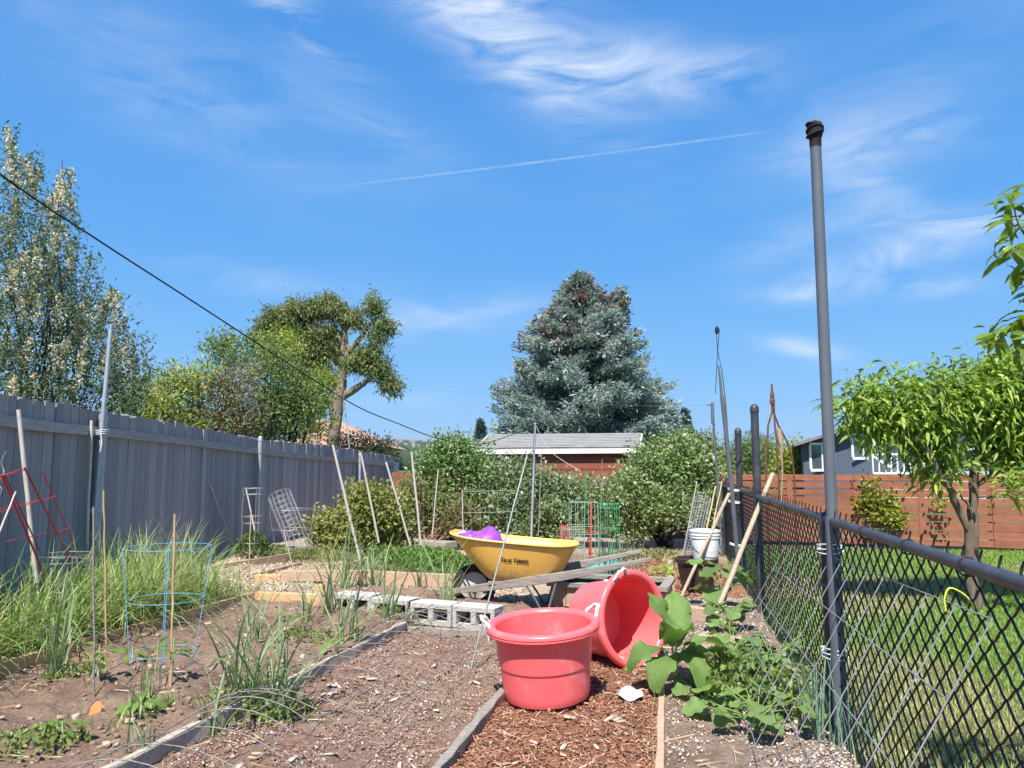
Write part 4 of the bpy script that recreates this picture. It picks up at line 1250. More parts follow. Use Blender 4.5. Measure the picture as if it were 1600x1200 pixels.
PALEWOOD = surf('bleached_wood', (.34, .29, .235), (.46, .40, .335), 5, .9, .6, 18, (1, 9, 9), rand=.08, c3=(.22, .18, .145), c3scale=6, c3lo=.58, c3hi=.72)
PINE = surf('fresh_pine_wood', (.50, .31, .15), (.60, .39, .20), 4, .75, .3, 18, (1, 8, 8), rand=.08, c3=(.42, .33, .24), c3scale=4, c3lo=.55, c3hi=.75)
PINKWOOD = surf('faded_timber', (.40, .27, .18), (.50, .35, .25), 5, .85, .4, 18, (1, 8, 8), rand=.1, c3=(.30, .25, .20), c3scale=5, c3lo=.58, c3hi=.72)
STAKE = surf('pale_wood_stake', (.46, .42, .36), (.58, .54, .48), 8, .85, .3, 30, (6, 6, 1), rand=.12)
CANE = surf('bamboo_cane', (.42, .29, .16), (.52, .37, .22), 8, .6, .2, 30, (6, 6, 1), rand=.12)
HANDLE = surf('worn_tool_handle', (.36, .27, .19), (.46, .36, .27), 6, .75, .3, 30, (5, 5, 1))
CMU = surf('concrete_block', (.40, .385, .355), (.50, .485, .45), 22, .95, .7, 90, c3=(.30, .285, .26), c3scale=5, c3lo=.58, c3hi=.72)
RUBBER = surf('tyre_rubber', (.012, .012, .013), (.028, .027, .026), 12, .85, .3, 60, c3=(.10, .08, .06), c3scale=5, c3lo=.6, c3hi=.8)
RIMM = surf('cream_steel_rim', (.42, .39, .34), (.50, .47, .42), 9, .5, .1, 40, spec=.4)
PURPLE = surf('purple_plastic_bag', (.27, .055, .52), (.34, .09, .62), 6, .32, .25, 14, spec=.5, c3=(.50, .30, .72), c3scale=5, c3lo=.6, c3hi=.75)
POTM = surf('brown_glazed_pot', (.035, .02, .018), (.06, .034, .028), 6, .35, .05, 40, spec=.5)
BUCK = surf('white_bucket_plastic', (.80, .79, .78), (.84, .83, .82), 5, .45, .03, 30, spec=.4, c3=(.58, .55, .52), c3scale=6, c3lo=.62, c3hi=.8)
BLUEW = surf('blue_coated_wire', (.13, .36, .58), (.18, .44, .66), 20, .45, spec=.5)
REDWI = surf('red_coated_wire', (.50, .035, .035), (.58, .06, .055), 20, .5, spec=.4)
GREENW = surf('green_coated_wire', (.03, .28, .12), (.06, .36, .17), 20, .5, spec=.4)
RUSTW = surf('rusty_wire', (.20, .10, .06), (.30, .17, .11), 20, .85)
RUST = surf('rusted_iron', (.10, .045, .028), (.18, .085, .05), 20, .85, .4, 60)
ORANGE = surf('orange_tag', (.75, .17, .05), (.8, .22, .07), 8, .6)
SHEETM = surf('grey_white_plastic', (.52, .55, .60), (.66, .69, .73), 6, .35, .2, 20)
TEAL = surf('turquoise_plastic', (.02, .38, .36), (.04, .45, .42), 5, .5, .05, 30)
STRING = surf('white_string', (.62, .62, .62), (.72, .72, .72), 60, .9)

def gz(x_, y_): return float(hg(np.array([x_]), np.array([y_]))[0])

# ------------------------------------------------------------------ the two tubs
def tub(label, loc, rot, angs):
    root = thing('plastic_tub', label, 'tub', loc, rot, 'red rope handled tubs')
    n = 56
    mb = MB()
    mb.lathe([(.001, 0), (.228, 0), (.243, .008), (.250, .03), (.252, .05), (.2605, .168), (.2618, .183), (.2622, .185)], n)
    mb.lathe([(.2622, .185), (.2665, .190), (.268, .196)], n)
    mb.lathe([(.268, .196), (.2684, .202), (.270, .22), (.2805, .35), (.283, .376)], n)
    mb.lathe([(.276, .405), (.262, .2), (.242, .035), (.225, .022), (.001, .02)], n)
    link('body', mb.mesh('body', TUB), root)
    mb = MB()
    mb.lathe([(.284, .378), (.312, .376), (.324, .378), (.329, .386), (.327, .394), (.331, .40), (.330, .412), (.322, .423), (.305, .428), (.29, .424), (.28, .414), (.276, .405)], n)
    link('rim', mb.mesh('rim', TUB), root)
    for a in angs:
        mb = MB(); pts = []
        for k in range(15):
            u = k / 14
            da = (-.23 + .46 * u)
            rr = .306 + .05 * math.sin(math.pi * u) + (.004 * math.sin(20 * u))
            zz = .395 + .075 * math.sin(math.pi * u) ** .7
            pts.append((rr * math.cos(a + da), rr * math.sin(a + da), zz))
        mb.tube(pts, [.0115 + .0014 * math.sin(k * 2.2) for k in range(15)], 8)
        for u in (0, 1):
            da = -.23 + .46 * u
            c = Vector((.318 * math.cos(a + da), .318 * math.sin(a + da), .365))
            mb.lathe([(.004, -.018), (.014, -.012), (.015, .004), (.008, .014)], 8, Matrix.Translation(c))
        link('rope_handle', mb.mesh('rope_handle', ROPE), root)
    return root
b1 = G(855, 1096)
tub('upright coral red plastic tub standing on the mulch path', (b1.x, b1.y, .035), (R(2.5), R(-4), R(12)), (R(168), R(8)))
c2 = P(992, 967, 5.30)
axis = Vector((.60, -.77, .13)).normalized()
q = axis.to_track_quat('Z', 'Y')
bc = c2 - axis * .42
t2 = tub('coral red plastic tub tipped on its side with its mouth open', bc, (0, 0, 0), (R(128), R(-52)))
t2.rotation_mode = 'QUATERNION'; t2.rotation_quaternion = q
# spin about its own axis so that a handle shows at the upper edge
t2.rotation_quaternion = q @ Quaternion((0, 0, 1), R(-18))

# ------------------------------------------------------------------ wheelbarrow
wr = G(741, 950)
wb = thing('wheelbarrow', 'yellow steel wheelbarrow with grey wooden handles parked beside the tubs', 'wheelbarrow', (wr.x, wr.y, .0), (0, 0, R(-3)))
n = 60
def ring(t_, off_=0.0):
    a_ = .32 + .29 * t_ ** .85 - off_; b_ = .19 + .15 * t_ ** .75 - off_
    cx = .47 - .08 * t_
    z0 = .285 + .375 * t_
    pts = []
    for k in range(n):
        an = 2 * math.pi * k / n; c_, s_ = math.cos(an), math.sin(an)
        e = 2 / 3.6
        u = a_ * math.copysign(abs(c_) ** e, c_); v_ = b_ * math.copysign(abs(s_) ** e, s_)
        if c_ > 0: v_ *= 1 - .12 * t_ * c_ * c_
        z = z0 - .052 * t_ * (u / .6) + (.012 * t_ * math.cos(2 * an))
        pts.append((cx + u, v_, z))
    return pts
T = [0, .03, .08, .18, .32, .48, .65, .82, 1.0]
mb = MB(); vs = []
for t_ in T: vs += ring(t_)
for t_ in reversed(T): vs += [(a_, b_, c_ + (.006 if t_ < .05 else 0)) for a_, b_, c_ in ring(t_, .006)]
m_ = len(T) * 2; fs = []
for i_ in range(m_ - 1):
    for k in range(n):
        fs.append((i_ * n + k, i_ * n + (k + 1) % n, (i_ + 1) * n + (k + 1) % n, (i_ + 1) * n + k))
fs.append(tuple(range(n - 1, -1, -1))); fs.append(tuple((m_ - 1) * n + k for k in range(n)))
mb.add(vs, fs, True)
tray = link('tray', mb.mesh('tray', YELLOW), wb)
mb = MB(); mb.tube([(a_ , b_, c_) for a_, b_, c_ in ring(1.0, -.006)], .011, 8, closed=True)
link('rolled_rim', mb.mesh('rolled_rim', YELLOW), tray)
for sgn in (-1, 1):
    mb = MB()
    path = [(-.225, .075, .165), (.1, .135, .215), (.5, .21, .283), (.85, .275, .345), (1.15, .31, .405), (1.42, .335, .462), (1.66, .345, .515)]
    hw = [(.018, .024), (.022, .036), (.022, .042), (.022, .04), (.021, .034), (.019, .022), (.017, .019)]
    vs = []
    for (u, v_, z), (w_, h_) in zip(path, hw):
        for a_, b_ in ((-1, -1), (1, -1), (1, 1), (-1, 1)):
            vs.append((u, sgn * v_ + a_ * w_, z + b_ * h_))
    fs = [(3, 2, 1, 0), tuple(24 + k for k in range(4))]
    for i_ in range(6):
        for k in range(4): fs.append((4 * i_ + k, 4 * i_ + (k + 1) % 4, 4 * i_ + 4 + (k + 1) % 4, 4 * i_ + 4 + k))
    mb.add(vs, fs)
    bevel(link('handle', mb.mesh('handle', WEATH), wb), .006, 2)
    mb = MB()   # leg: bent flat steel with a shoe, and a brace
    mb.tube([(.80, sgn * .262, .32), (.74, sgn * .27, .12), (.71, sgn * .275, .012), (.66, sgn * .275, .010)], .013, 8)
    mb.tube([(.50, sgn * .215, .265), (.60, sgn * .25, .12), (.66, sgn * .275, .012)], .010, 8)
    mb.beam((.62, sgn * .275, .008), (.76, sgn * .275, .008), .05, .012)
    link('leg', mb.mesh('leg', STEEL_DK), wb)
    mb = MB(); mb.tube([(-.02, sgn * .11, .20), (-.13, sgn * .10, .40), (-.05, sgn * .12, .50)], .008, 6)
    link('nose_brace', mb.mesh('nose_brace', BLACKP), wb)
mb = MB(); mb.tube([(.74, -.27, .13), (.74, .27, .13)], .009, 8); mb.beam((.80, -.27, .30), (.80, .27, .30), .05, .02)
link('leg_brace', mb.mesh('leg_brace', BLACKP), wb)
mb = MB()   # wedges under the tray
for sgn in (-1, 1): mb.beam((.15, sgn * .155, .262), (.75, sgn * .185, .30), .05, .03)
link('wedge', mb.mesh('wedge', WEATH), wb)
MX = Matrix.Translation((0, 0, .208)) @ Matrix.Rotation(R(90), 4, 'X')
whl = link('wheel', None, wb)
mb = MB()
prof = [(.135, -.035), (.15, -.047), (.175, -.050), (.196, -.040), (.206, -.018), (.208, 0), (.206, .018), (.196, .040), (.175, .050), (.15, .047), (.135, .035)]
mb.lathe(prof, 40, MX)
for k in range(40):
    a_ = 2 * math.pi * k / 40
    for s_ in (-1, 1):
        mb.box(MX @ Vector((.205 * math.cos(a_), .205 * math.sin(a_), s_ * .022)), (.012, .02, .012))
link('tyre', mb.mesh('tyre', RUBBER), whl)
mb = MB()
mb.lathe([(.138, -.036), (.132, -.03), (.126, -.012), (.09, -.018), (.06, -.03), (.03, -.034), (.028, -.055), (.012, -.055), (.011, -.02)], 32, MX)
mb.lathe([(.138, .036), (.132, .03), (.126, .012), (.09, .018), (.06, .03), (.03, .034), (.028, .055), (.012, .055)], 32, MX)
mb.tube([(0, -.12, .208), (0, .12, .208)], .008, 8)
link('wheel_rim', mb.mesh('wheel_rim', RIMM), whl)
# maker's lettering on the side of the tray
INK = surf('black_ink', (.012, .011, .010), (.02, .018, .015), 10, .6)
tcu = bpy.data.curves.new('lettering', 'FONT')
tcu.body = 'TRUE TEMPER'; tcu.size = .056; tcu.shear = .25; tcu.align_x = 'CENTER'; tcu.extrude = .0006; tcu.offset = .0012
tcu.small_caps_scale = .78
for k, ch in enumerate(tcu.body_format):
    if k not in (0, 5): ch.use_small_caps = True
tcu.body = 'True Temper'
for k, ch in enumerate(tcu.body_format): ch.use_small_caps = True
to = bpy.data.objects.new('lettering_tmp', tcu); COL.objects.link(to)
bpy.context.view_layer.update()
tm = bpy.data.meshes.new_from_object(to.evaluated_get(bpy.context.evaluated_depsgraph_get()))
bpy.data.objects.remove(to)
tm.materials.clear(); tm.materials.append(INK)
# lay it on the near side: follow the tray's own surface
def side_point(u, z):
    best = None
    for t_ in np.linspace(.1, 1, 60):
        rg = ring(t_); k = min((k for k in range(n) if rg[k][1] < 0), key=lambda k: abs(rg[k][0] - u))
        e_ = abs(rg[k][2] - z)
        if best is None or e_ < best[0]: best = (e_, rg[k][1], t_)
    return best[1]
zc, uc = .485, .40
ya, yb = side_point(uc, zc - .04), side_point(uc, zc + .05)
tilt = math.atan2(ya - yb, .09)
upv = Vector((-.02, -math.sin(tilt), math.cos(tilt))); 
for v_ in tm.vertices:
    c = v_.co
    p = Vector((uc, side_point(uc, zc), zc)) + Vector((1, 0, -.06)) * c.x * .92 + upv * (c.y - .016) + Vector((0, -math.cos(tilt), -math.sin(tilt))) * (c.z + .0035)
    v_.co = p
tm.update()
link('lettering', tm, tray)
# purple bag slumped in the front of the tray
bag = thing('soil_bag', 'crumpled purple plastic sack lying in the wheelbarrow tray', 'bag', (wr.x, wr.y, 0), (0, 0, R(-3)))
rb = random.Random(2); nu, nv = 19, 11; vs, fs = [], []
for i_ in range(nu):
    for j_ in range(nv):
        u, v_ = i_ / (nu - 1), j_ / (nv - 1)
        x_ = -.175 + .545 * u + .03 * math.sin(5 * v_); y_ = (-.255 + .50 * v_) * (1 - .25 * u) + .012 * math.sin(9 * u)
        z_ = .690 - .055 * u                                            # lies level with the rim at the nose
        z_ += .10 * math.exp(-((u - .60) / .15) ** 2 - ((v_ - .55) / .38) ** 2) + .035 * math.exp(-((u - .18) / .14) ** 2 - ((v_ - .4) / .3) ** 2)
        z_ -= .16 * max(0, u - .72) ** 1 / .28                           # slumps down into the tray
        z_ += .020 * abs(math.sin(7 * u + 3.2 * v_)) - .016 * abs(math.sin(11 * v_ - 6 * u)) + rb.uniform(-.007, .007)
        e_ = max(0, abs(v_ - .5) * 2 - .78) / .22; z_ -= .11 * e_ ** 1.4 * min(1, u / .4) ** 2; z_ += .022
        vs.append((x_ + rb.uniform(-.006, .006), y_ + rb.uniform(-.005, .005), z_))
for i_ in range(nu - 1):
    for j_ in range(nv - 1):
        a_ = i_ * nv + j_
        if (i_ + j_) % 2: fs += [(a_, a_ + nv, a_ + nv + 1), (a_, a_ + nv + 1, a_ + 1)]
        else: fs += [(a_, a_ + nv, a_ + 1), (a_ + 1, a_ + nv, a_ + nv + 1)]
n_top = len(vs)                                                      # underside, filled with soil
vs += [(x_ * .72 + .075, y_ * .72, z_ - .055) for i_, (x_, y_, z_) in enumerate(vs[:])]
for i_ in range(nu - 1):
    for j_ in range(nv - 1):
        a_ = n_top + i_ * nv + j_; fs.append((a_, a_ + 1, a_ + nv + 1, a_ + nv))
rim_ = [i_ * nv for i_ in range(nu)] + [(nu - 1) * nv + j_ for j_ in range(1, nv)] + [i_ * nv + nv - 1 for i_ in range(nu - 2, -1, -1)] + [j_ for j_ in range(nv - 2, 0, -1)]
for q_ in range(len(rim_)):
    a_, b_ = rim_[q_], rim_[(q_ + 1) % len(rim_)]; fs.append((b_, a_, a_ + n_top, b_ + n_top))
mb = MB(); mb.add(vs, fs, False)
link('bag_body', mb.mesh('bag_body', PURPLE), bag)
mb = MB(); pk = [(1, 1), (2, 1), (3, 1), (1, 3), (2, 3), (3, 3), (1, 2), (2, 2), (3, 2)]
pv_ = lambda i_, j_: tuple(c_ + (.004 if q_ == 2 else 0) for q_, c_ in enumerate(vs[i_ * nv + j_]))
mb.add([pv_(i_, j_) for i_ in (0, 1, 2, 3) for j_ in (1, 2, 3)], [(0, 3, 4, 1), (1, 4, 5, 2), (3, 6, 7, 4), (4, 7, 8, 5), (6, 9, 10, 7)])
link('printed_patch', mb.mesh('printed_patch', WHITE), bag)

# ------------------------------------------------------------------ planter box behind
pA, pB = G(864, 950), G(985, 957)
pl_d = Vector((pB.x - pA.x, pB.y - pA.y, 0)).normalized(); pl_n = Vector((-pl_d.y, pl_d.x, 0))
pbx = thing('planter_box', 'low wooden planter box of upright boards between wheelbarrow and tipped tub', 'planter', (pA.x, pA.y, 0))
Lp, Dp, Hp = 1.05, .62, .25
rb = random.Random(3)
for k in range(8):
    mb = MB(); c = pA + pl_d * (Lp * (k + .5) / 8); mb.beam(c + Vector((0, 0, .0)), c + Vector((0, 0, Hp - .035 + rb.uniform(-.004, .004))), .02, Lp / 8 - .006)
    mb = MB(); mb.box(c + Vector((0, 0, Hp / 2 - .02)), (Lp / 8 - .006, .02 + rb.uniform(0, .006), Hp - .05), Matrix.Rotation(math.atan2(pl_d.y, pl_d.x), 3, 'Z'))
    mb.build('board', PINKWOOD, pbx, pA)
for (a_, b_) in ((0, 0), (Lp, 0)):
    for k in range(5):
        mb = MB(); c = pA + pl_d * (a_ + (-.012 if a_ == 0 else .012)) + pl_n * (.02 + Dp * (k + .5) / 5)
        mb.box(c + Vector((0, 0, Hp / 2 - .02)), (.02, Dp / 5 - .006, Hp - .05), Matrix.Rotation(math.atan2(pl_d.y, pl_d.x), 3, 'Z'))
        mb.build('board', PINKWOOD, pbx, pA)
for (o0, o1, nn0) in ((-.05, Lp + .05, -.01), (-.05, Lp + .05, Dp)):
    mb = MB(); mb.beam(pA + pl_d * o0 + pl_n * nn0 + Vector((0, 0, Hp - .02)), pA + pl_d * o1 + pl_n * nn0 + Vector((0, 0, Hp - .02)), .09, .035, jit=.002, n=3); mb.build('top_rail', WEATH, pbx, pA)
for u in (-.01, Lp + .01):
    mb = MB(); mb.beam(pA + pl_d * u + pl_n * .04 + Vector((0, 0, Hp - .02)), pA + pl_d * u + pl_n * (Dp - .05) + Vector((0, 0, Hp - .02)), .09, .034); mb.build('top_rail', WEATH, pbx, pA)
mb = MB(); c = pA + pl_d * Lp / 2 + pl_n * Dp / 2; mb.box(c + Vector((0, 0, Hp - .07)), (Lp - .03, Dp - .03, .04), Matrix.Rotation(math.atan2(pl_d.y, pl_d.x), 3, 'Z'))
mb.build('soil_fill', EARTH, pbx, pA)
_me = pbx.children[-1].data
_ca = _me.color_attributes.new('tint', 'FLOAT_COLOR', 'POINT'); _ca.data.foreach_set('color', np.tile([.3, .22, .15, 1.], len(_me.vertices)))

# ------------------------------------------------------------------ concrete blocks
mb = MB(); BW, BD, BH = .39, .19, .185
mb.box((0, 0, BH - .0225), (BW, BD, .045)); mb.box((0, 0, .02), (BW, BD, .04))
for x_ in (-BW / 2 + .018, 0, BW / 2 - .018): mb.box((x_, 0, BH / 2 - .0025), (.036 if x_ else .05, BD, BH - .085))
BLK = mb.mesh('concrete_block', CMU)
_bm = bmesh.new(); _bm.from_mesh(BLK); bmesh.ops.remove_doubles(_bm, verts=_bm.verts, dist=1e-5); _bm.to_mesh(BLK); _bm.free()
ba, bb = G(540, 964), G(772, 986)
blab = ['leftmost concrete block in the row, a garlic clump before its core', 'second concrete block of the row from the bed corner',
        'third concrete block in the row, before the barrow wheel', 'concrete block nearest the upright red tub']
bdir = (bb - ba).normalized(); ang = math.atan2(bdir.y, bdir.x)
for k in range(4):
    o = link('concrete_block', BLK); c = ba + bdir * (.12 + .405 * k)
    o.location = (c.x, c.y + (.03, .01, -.01, .02)[k], (.03, .022, .018, .012)[k]); o.rotation_euler = (0, 0, ang + (R(2), R(-1), R(1), R(-1.5))[k])
    tag(o, blab[k], 'concrete block', 'concrete blocks laid on their sides')
    bevel(o, .005)

# ------------------------------------------------------------------ bed boards and loose timbers
def timber(label, p0, p1, th, h, mat, z0=0.0, cat='board', name='bed_board', jit=.003, n=8, lean=0.0):
    """board standing on edge from p0 to p1, th thick, h high"""
    p0, p1 = Vector(p0), Vector(p1)
    root = thing(name, label, cat, (p0.x, p0.y, 0))
    dr_ = (p1 - p0); dr_.z = 0; Ln = dr_.length; dr_.normalize(); sd_ = Vector((dr_.y, -dr_.x, 0))
    vs, fs = [], []
    za, zb = p0.z + z0, p1.z + z0
    rr_ = random.Random(len(label) * 7 + int(Ln * 100))
    for k in range(n + 1):
        u = k / n; c = Vector((p0.x, p0.y, 0)).lerp(Vector((p1.x, p1.y, 0)), u); zb_ = za + (zb - za) * u
        for a_, b_ in ((-.5, 0), (.5, 0), (.5, 1), (-.5, 1)):
            vs.append(c + sd_ * (a_ * th + rr_.uniform(-jit, jit) + lean * b_ * h) + Vector((0, 0, zb_ + b_ * (h + rr_.uniform(-jit, jit)))))
    fs = [(3, 2, 1, 0), tuple(4 * n + k for k in range(4))]
    for i_ in range(n):
        for k in range(4): fs.append((4 * i_ + k, 4 * i_ + (k + 1) % 4, 4 * i_ + 4 + (k + 1) % 4, 4 * i_ + 4 + k))
    mb = MB(); mb.add(vs, fs)
    o = mb.mesh(name, mat, Vector((p0.x, p0.y, 0)))
    root_o = link(name, o); root_o.location = root.location
    for k_ in root.keys(): root_o[k_] = root[k_]
    bpy.data.objects.remove(root)
    root_o.name = name
    bevel(root_o, .004)
    return root_o
def at_line(fx, y_, z=0): return Vector((fx(y_), y_, z))
timber('long fresh pine board edging the tall grass bed', at_line(x_light, 3.4), at_line(x_light, 7.46), .04, .15, PINE, -.0)
c0 = at_line(x_light, 7.48)
timber('short fresh pine board closing the bed corner beside the concrete blocks', c0 + Vector((.02, .02, 0)), (-1.80, 7.36, 0), .04, .15, PINE)
timber('long weathered grey board between the garlic bed and the chip bed', at_line(x_old, 3.0), at_line(x_old, 6.42), .05, .085, PALEWOOD, -.0, jit=.006, n=14)
timber('weathered strip board lying before the concrete blocks', (-.86, 6.42, 0), (.32, 6.14, 0), .04, .055, WEATH, -.01, jit=.004)
timber('grey splintered edging board running up to the upright tub', at_line(x_mid, 3.2), at_line(x_mid, 4.62), .05, .075, WEATH, -.01, jit=.006, n=12)
timber('narrow worn edging board beside the big leaved plant', at_line(x_rb, 3.1), at_line(x_rb, 4.72), .035, .06, PINKWOOD, -.01, jit=.004)
# boards of the far beds
def tb(label, a, b, th, h, mat, za=0.0, zb=None, z0=0.0, **k):
    A = G(a[0], a[1], za); B = G(b[0], b[1], za if zb is None else zb)
    return timber(label, A, B, th, h, mat, z0 - (0), **k)
tb('long faded board edging the bed at the foot of the grey fence', (330, 905), (545, 866), .04, .16, PINKWOOD, .03, .05)
tb('fresh pinkish timber laid across the front of the far bed', (440, 908), (571, 908), .09, .12, PINKWOOD, .07)
tb('stub of pine timber under the end of the pinkish timber', (398, 918), (438, 917), .09, .14, PINE, .0)
tb('small pine block propping the pinkish timber', (494, 928), (506, 928), .12, .10, PINE, .0)
tb('low grey topped board holding the carrot bed soil', (574, 912), (735, 920), .05, .15, PINKWOOD, .0)
tb('flat grey plank lying behind the concrete blocks', (560, 936), (690, 936), .05, .11, WEATH, .0)
tb('pale pine board slanting away beside the carrot greens', (540, 900), (612, 872), .04, .14, PINE, .04)
tb('thin board edging the chip path behind the pine timbers', (405, 905), (470, 888), .03, .08, PINKWOOD, .02)
tb('short faded board near the brown pot', (1062, 968), (1110, 975), .09, .13, PINKWOOD, .0)
tb('short faded timber crossing the bed at the fence foot', (1092, 1016), (1168, 1024), .07, .12, PINKWOOD, .0)
tb('narrow pale plank leading back to the brown pot', (1050, 948), (1046, 868), .07, .05, PINKWOOD, .0)
tb('grey plank bench low under the hedge', (622, 850), (705, 856), .3, .09, WEATH, .1)
tb('low grey edging plank before the hedge shrub', (780, 842), (880, 845), .06, .2, WEATH, .0)

# ------------------------------------------------------------------ pot with bucket, tool handles
pc = G(1090, 930)
pot = thing('brown_pot', 'dark brown round pot holding a white bucket', 'pot', (pc.x, pc.y, gz(pc.x, pc.y)))
mb = MB(); mb.lathe([(.001, 0), (.155, 0), (.165, .02), (.195, .2), (.205, .28), (.225, .285), (.228, .33), (.205, .335), (.198, .31), (.185, .2), (.15, .04), (.001, .035)], 40)
link('pot_body', mb.mesh('pot_body', POTM), pot)
bk = thing('white_bucket', 'white plastic bucket standing in the brown pot', 'bucket', (pc.x + .10, pc.y + .02, gz(pc.x, pc.y) + .27))
mb = MB(); mb.lathe([(.001, 0), (.128, 0), (.132, .01), (.15, .27), (.158, .272), (.158, .282), (.151, .284), (.152, .30), (.162, .302), (.162, .312), (.153, .314), (.154, .335), (.164, .338), (.164, .352), (.158, .355), (.15, .35), (.126, .012), (.001, .01)], 40)
link('bucket_body', mb.mesh('bucket_body', BUCK), bk)
mb = MB(); mb.tube([(.163 * math.cos(a_), .163 * math.sin(a_) - .01, .30 - .17 * math.sin(a_ + math.pi) ** 1 if False else .3 - .17 * max(0, -math.sin(a_))) for a_ in np.linspace(math.pi, 2 * math.pi, 15)], .003, 6)
link('bail_handle', mb.mesh('bail_handle', WIRE), bk)

def rod(name, label, cat, p0, p1, r0, mat, n=8, segs=8, r1=None, wob=.004, nodes=False, group=None, cap=None):
    p0, p1 = Vector(p0), Vector(p1)
    rr_ = random.Random(int(p0.x * 997 + p0.y * 131))
    mb = MB(); pts, rs = [], []
    for k in range(segs + 1):
        u = k / segs
        pts.append(p0.lerp(p1, u) + Vector((rr_.uniform(-1, 1), rr_.uniform(-1, 1), 0)) * wob * (1 if 0 < k < segs else 0))
        rs.append((r0 + ((r1 or r0 * .9) - r0) * u) * (1 + (.22 if nodes and k % 2 else 0)))
    mb.tube(pts, rs, n)
    if cap: mb.lathe([(cap, -.012), (cap, .006), (cap * .6, .014), (.0008, .016)], n, Matrix.Translation(p1))
    o = link(name, mb.mesh(name, mat, p0)); o.location = p0
    return tag(o, label, cat, group)
rod('tool_handle', 'smooth wooden tool handle leaning across in front of the white bucket', 'handle', G(1060, 938) - Vector((0, 0, .03)), P(1139, 772, 8.2), .017, HANDLE, 10, r1=.020, cap=.021)
rod('tool_handle', 'long thick wooden tool handle leaning against the tall capped post', 'handle', G(1102, 994) - Vector((0, 0, .03)), P(1207, 741, 7.08), .021, HANDLE, 10, r1=.022, cap=.024)

# ------------------------------------------------------------------ poles
pbse = G(1316, 1168)
pole = thing('pipe_pole', 'tall grey pipe strapped to the near fence post with tape wrapped top', 'pole', (pbse.x, pbse.y, 0))
ptop = P(1274, 222, pbse.y + .02)
mb = MB(); pm = pbse.lerp(ptop, .36)
mb.tube([pbse - Vector((0, 0, .08)), pm], .034, 18); mb.tube([pm, ptop], .0285, 18)
mb.build('pipe', STEEL_DK, pole, pbse)
mb = MB(); tk_ = [ptop + Vector((0, 0, -.06)), ptop + Vector((0, 0, .0))]
mb.tube([ptop + Vector((0, 0, -.03)), ptop + Vector((0, 0, .02)), ptop + Vector((0, 0, .035)), ptop + Vector((.004, 0, .075)), ptop + Vector((0, 0, .10)), ptop + Vector((0, 0, .118))], [.030, .031, .038, .042, .036, .012], 12)
for k in range(3):
    rg = [ptop + Vector((.040 * math.cos(a_), .040 * math.sin(a_), .045 + .022 * k + .014 * math.cos(a_ + k * 1.7))) for a_ in np.linspace(0, 6.283, 17)[:-1]]
    mb.tube(rg, .007, 6, closed=True)
mb.build('tape_wrap', RUBBER, pole, pbse)
for z_, mt in ((.42, STRING), (.93, STRING), (.30, BLACK), (.77, BLACK)):
    mb = MB(); c = pbse.lerp(ptop, z_ / ptop.z) + Vector((.012, .07, 0)); c.z = z_
    for k in range(3 if mt is STRING else 1):
        rg = [c + Vector((.05 * math.cos(a_), .115 * math.sin(a_), .012 * k + .014 * math.cos(a_ + k))) for a_ in np.linspace(0, 6.283, 21)[:-1]]
        mb.tube(rg, .0035, 6, closed=True)
    mb.build('tie', mt, pole, pbse)
# pole at the gate post
g0 = Vector((CH2.x - .12, CH2.y - .10, 0))
lp = thing('pipe_pole', 'slim grey conduit strapped beside the gate post, its top bent with loose cord', 'pole', g0)
mb = MB(); mb.tube([P(1152, 868, g0.y), P(1141, 735, g0.y), P(1128, 620, g0.y)], [.027, .027, .024], 12)
mb.tube([P(1128, 622, g0.y), P(1125, 590, g0.y), P(1122, 570, g0.y)], [.02, .014, .009], 8)
mb.tube([P(1138, 690, g0.y), P(1133, 620, g0.y), P(1128, 580, g0.y), P(1124, 560, g0.y)], [.008, .008, .007, .005], 6)
mb.tube([P(1152, 868, g0.y), (P(1154, 905, g0.y).x, g0.y, -.02)], .018, 10)
mb.build('pipe', STEEL_DK, lp, g0)
mb = MB()
mb.tube([P(1124, 562, g0.y), P(1121, 545, g0.y), P(1119, 515, g0.y), P(1120, 508, g0.y), P(1124, 515, g0.y), P(1122, 540, g0.y), P(1120, 570, g0.y), P(1118, 615, g0.y)], .004, 6)
mb.lathe([(.002, -.05), (.02, -.035), (.026, 0), (.018, .03), (.002, .045)], 10, Matrix.Translation(P(1120, 516, g0.y)))
mb.build('cord', RUBBER, lp, g0)
for z_ in (.45, .94, 1.08, 1.52):
    mb = MB(); c = Vector((CH2.x - .06, CH2.y - .05, z_))
    c.x = (P(1141, 735, g0.y).x + CH2.x) / 2
    for k in range(2):
        rg = [c + Vector((.085 * math.cos(a_), .07 * math.sin(a_), .015 * k + .01 * math.cos(2 * a_))) for a_ in np.linspace(0, 6.283, 17)[:-1]]
        mb.tube(rg, .006, 6, closed=True)
    mb.build('tie', STRING if z_ < 1.3 else BLACKP, lp, g0)
fp = Vector((CH3.x - .08, CH3.y - .1, 0)); ftop = P(1113, 632, fp.y)
cp = thing('clothesline_pole', 'thin grey pole with a hooked tip standing at the hedge corner', 'pole', fp)
mb = MB(); mb.tube([fp, (fp.x + (ftop.x - fp.x) * .5, fp.y, ftop.z * .5), ftop], [.02, .019, .016], 10); mb.tube([ftop + Vector((0, 0, -.3)), ftop, ftop + Vector((0, 0, .03))], [.026, .026, .02], 10); mb.tube([ftop, ftop + Vector((-.08, 0, -.01))], .012, 6)
mb.build('pipe', STEEL_DK, cp, fp)
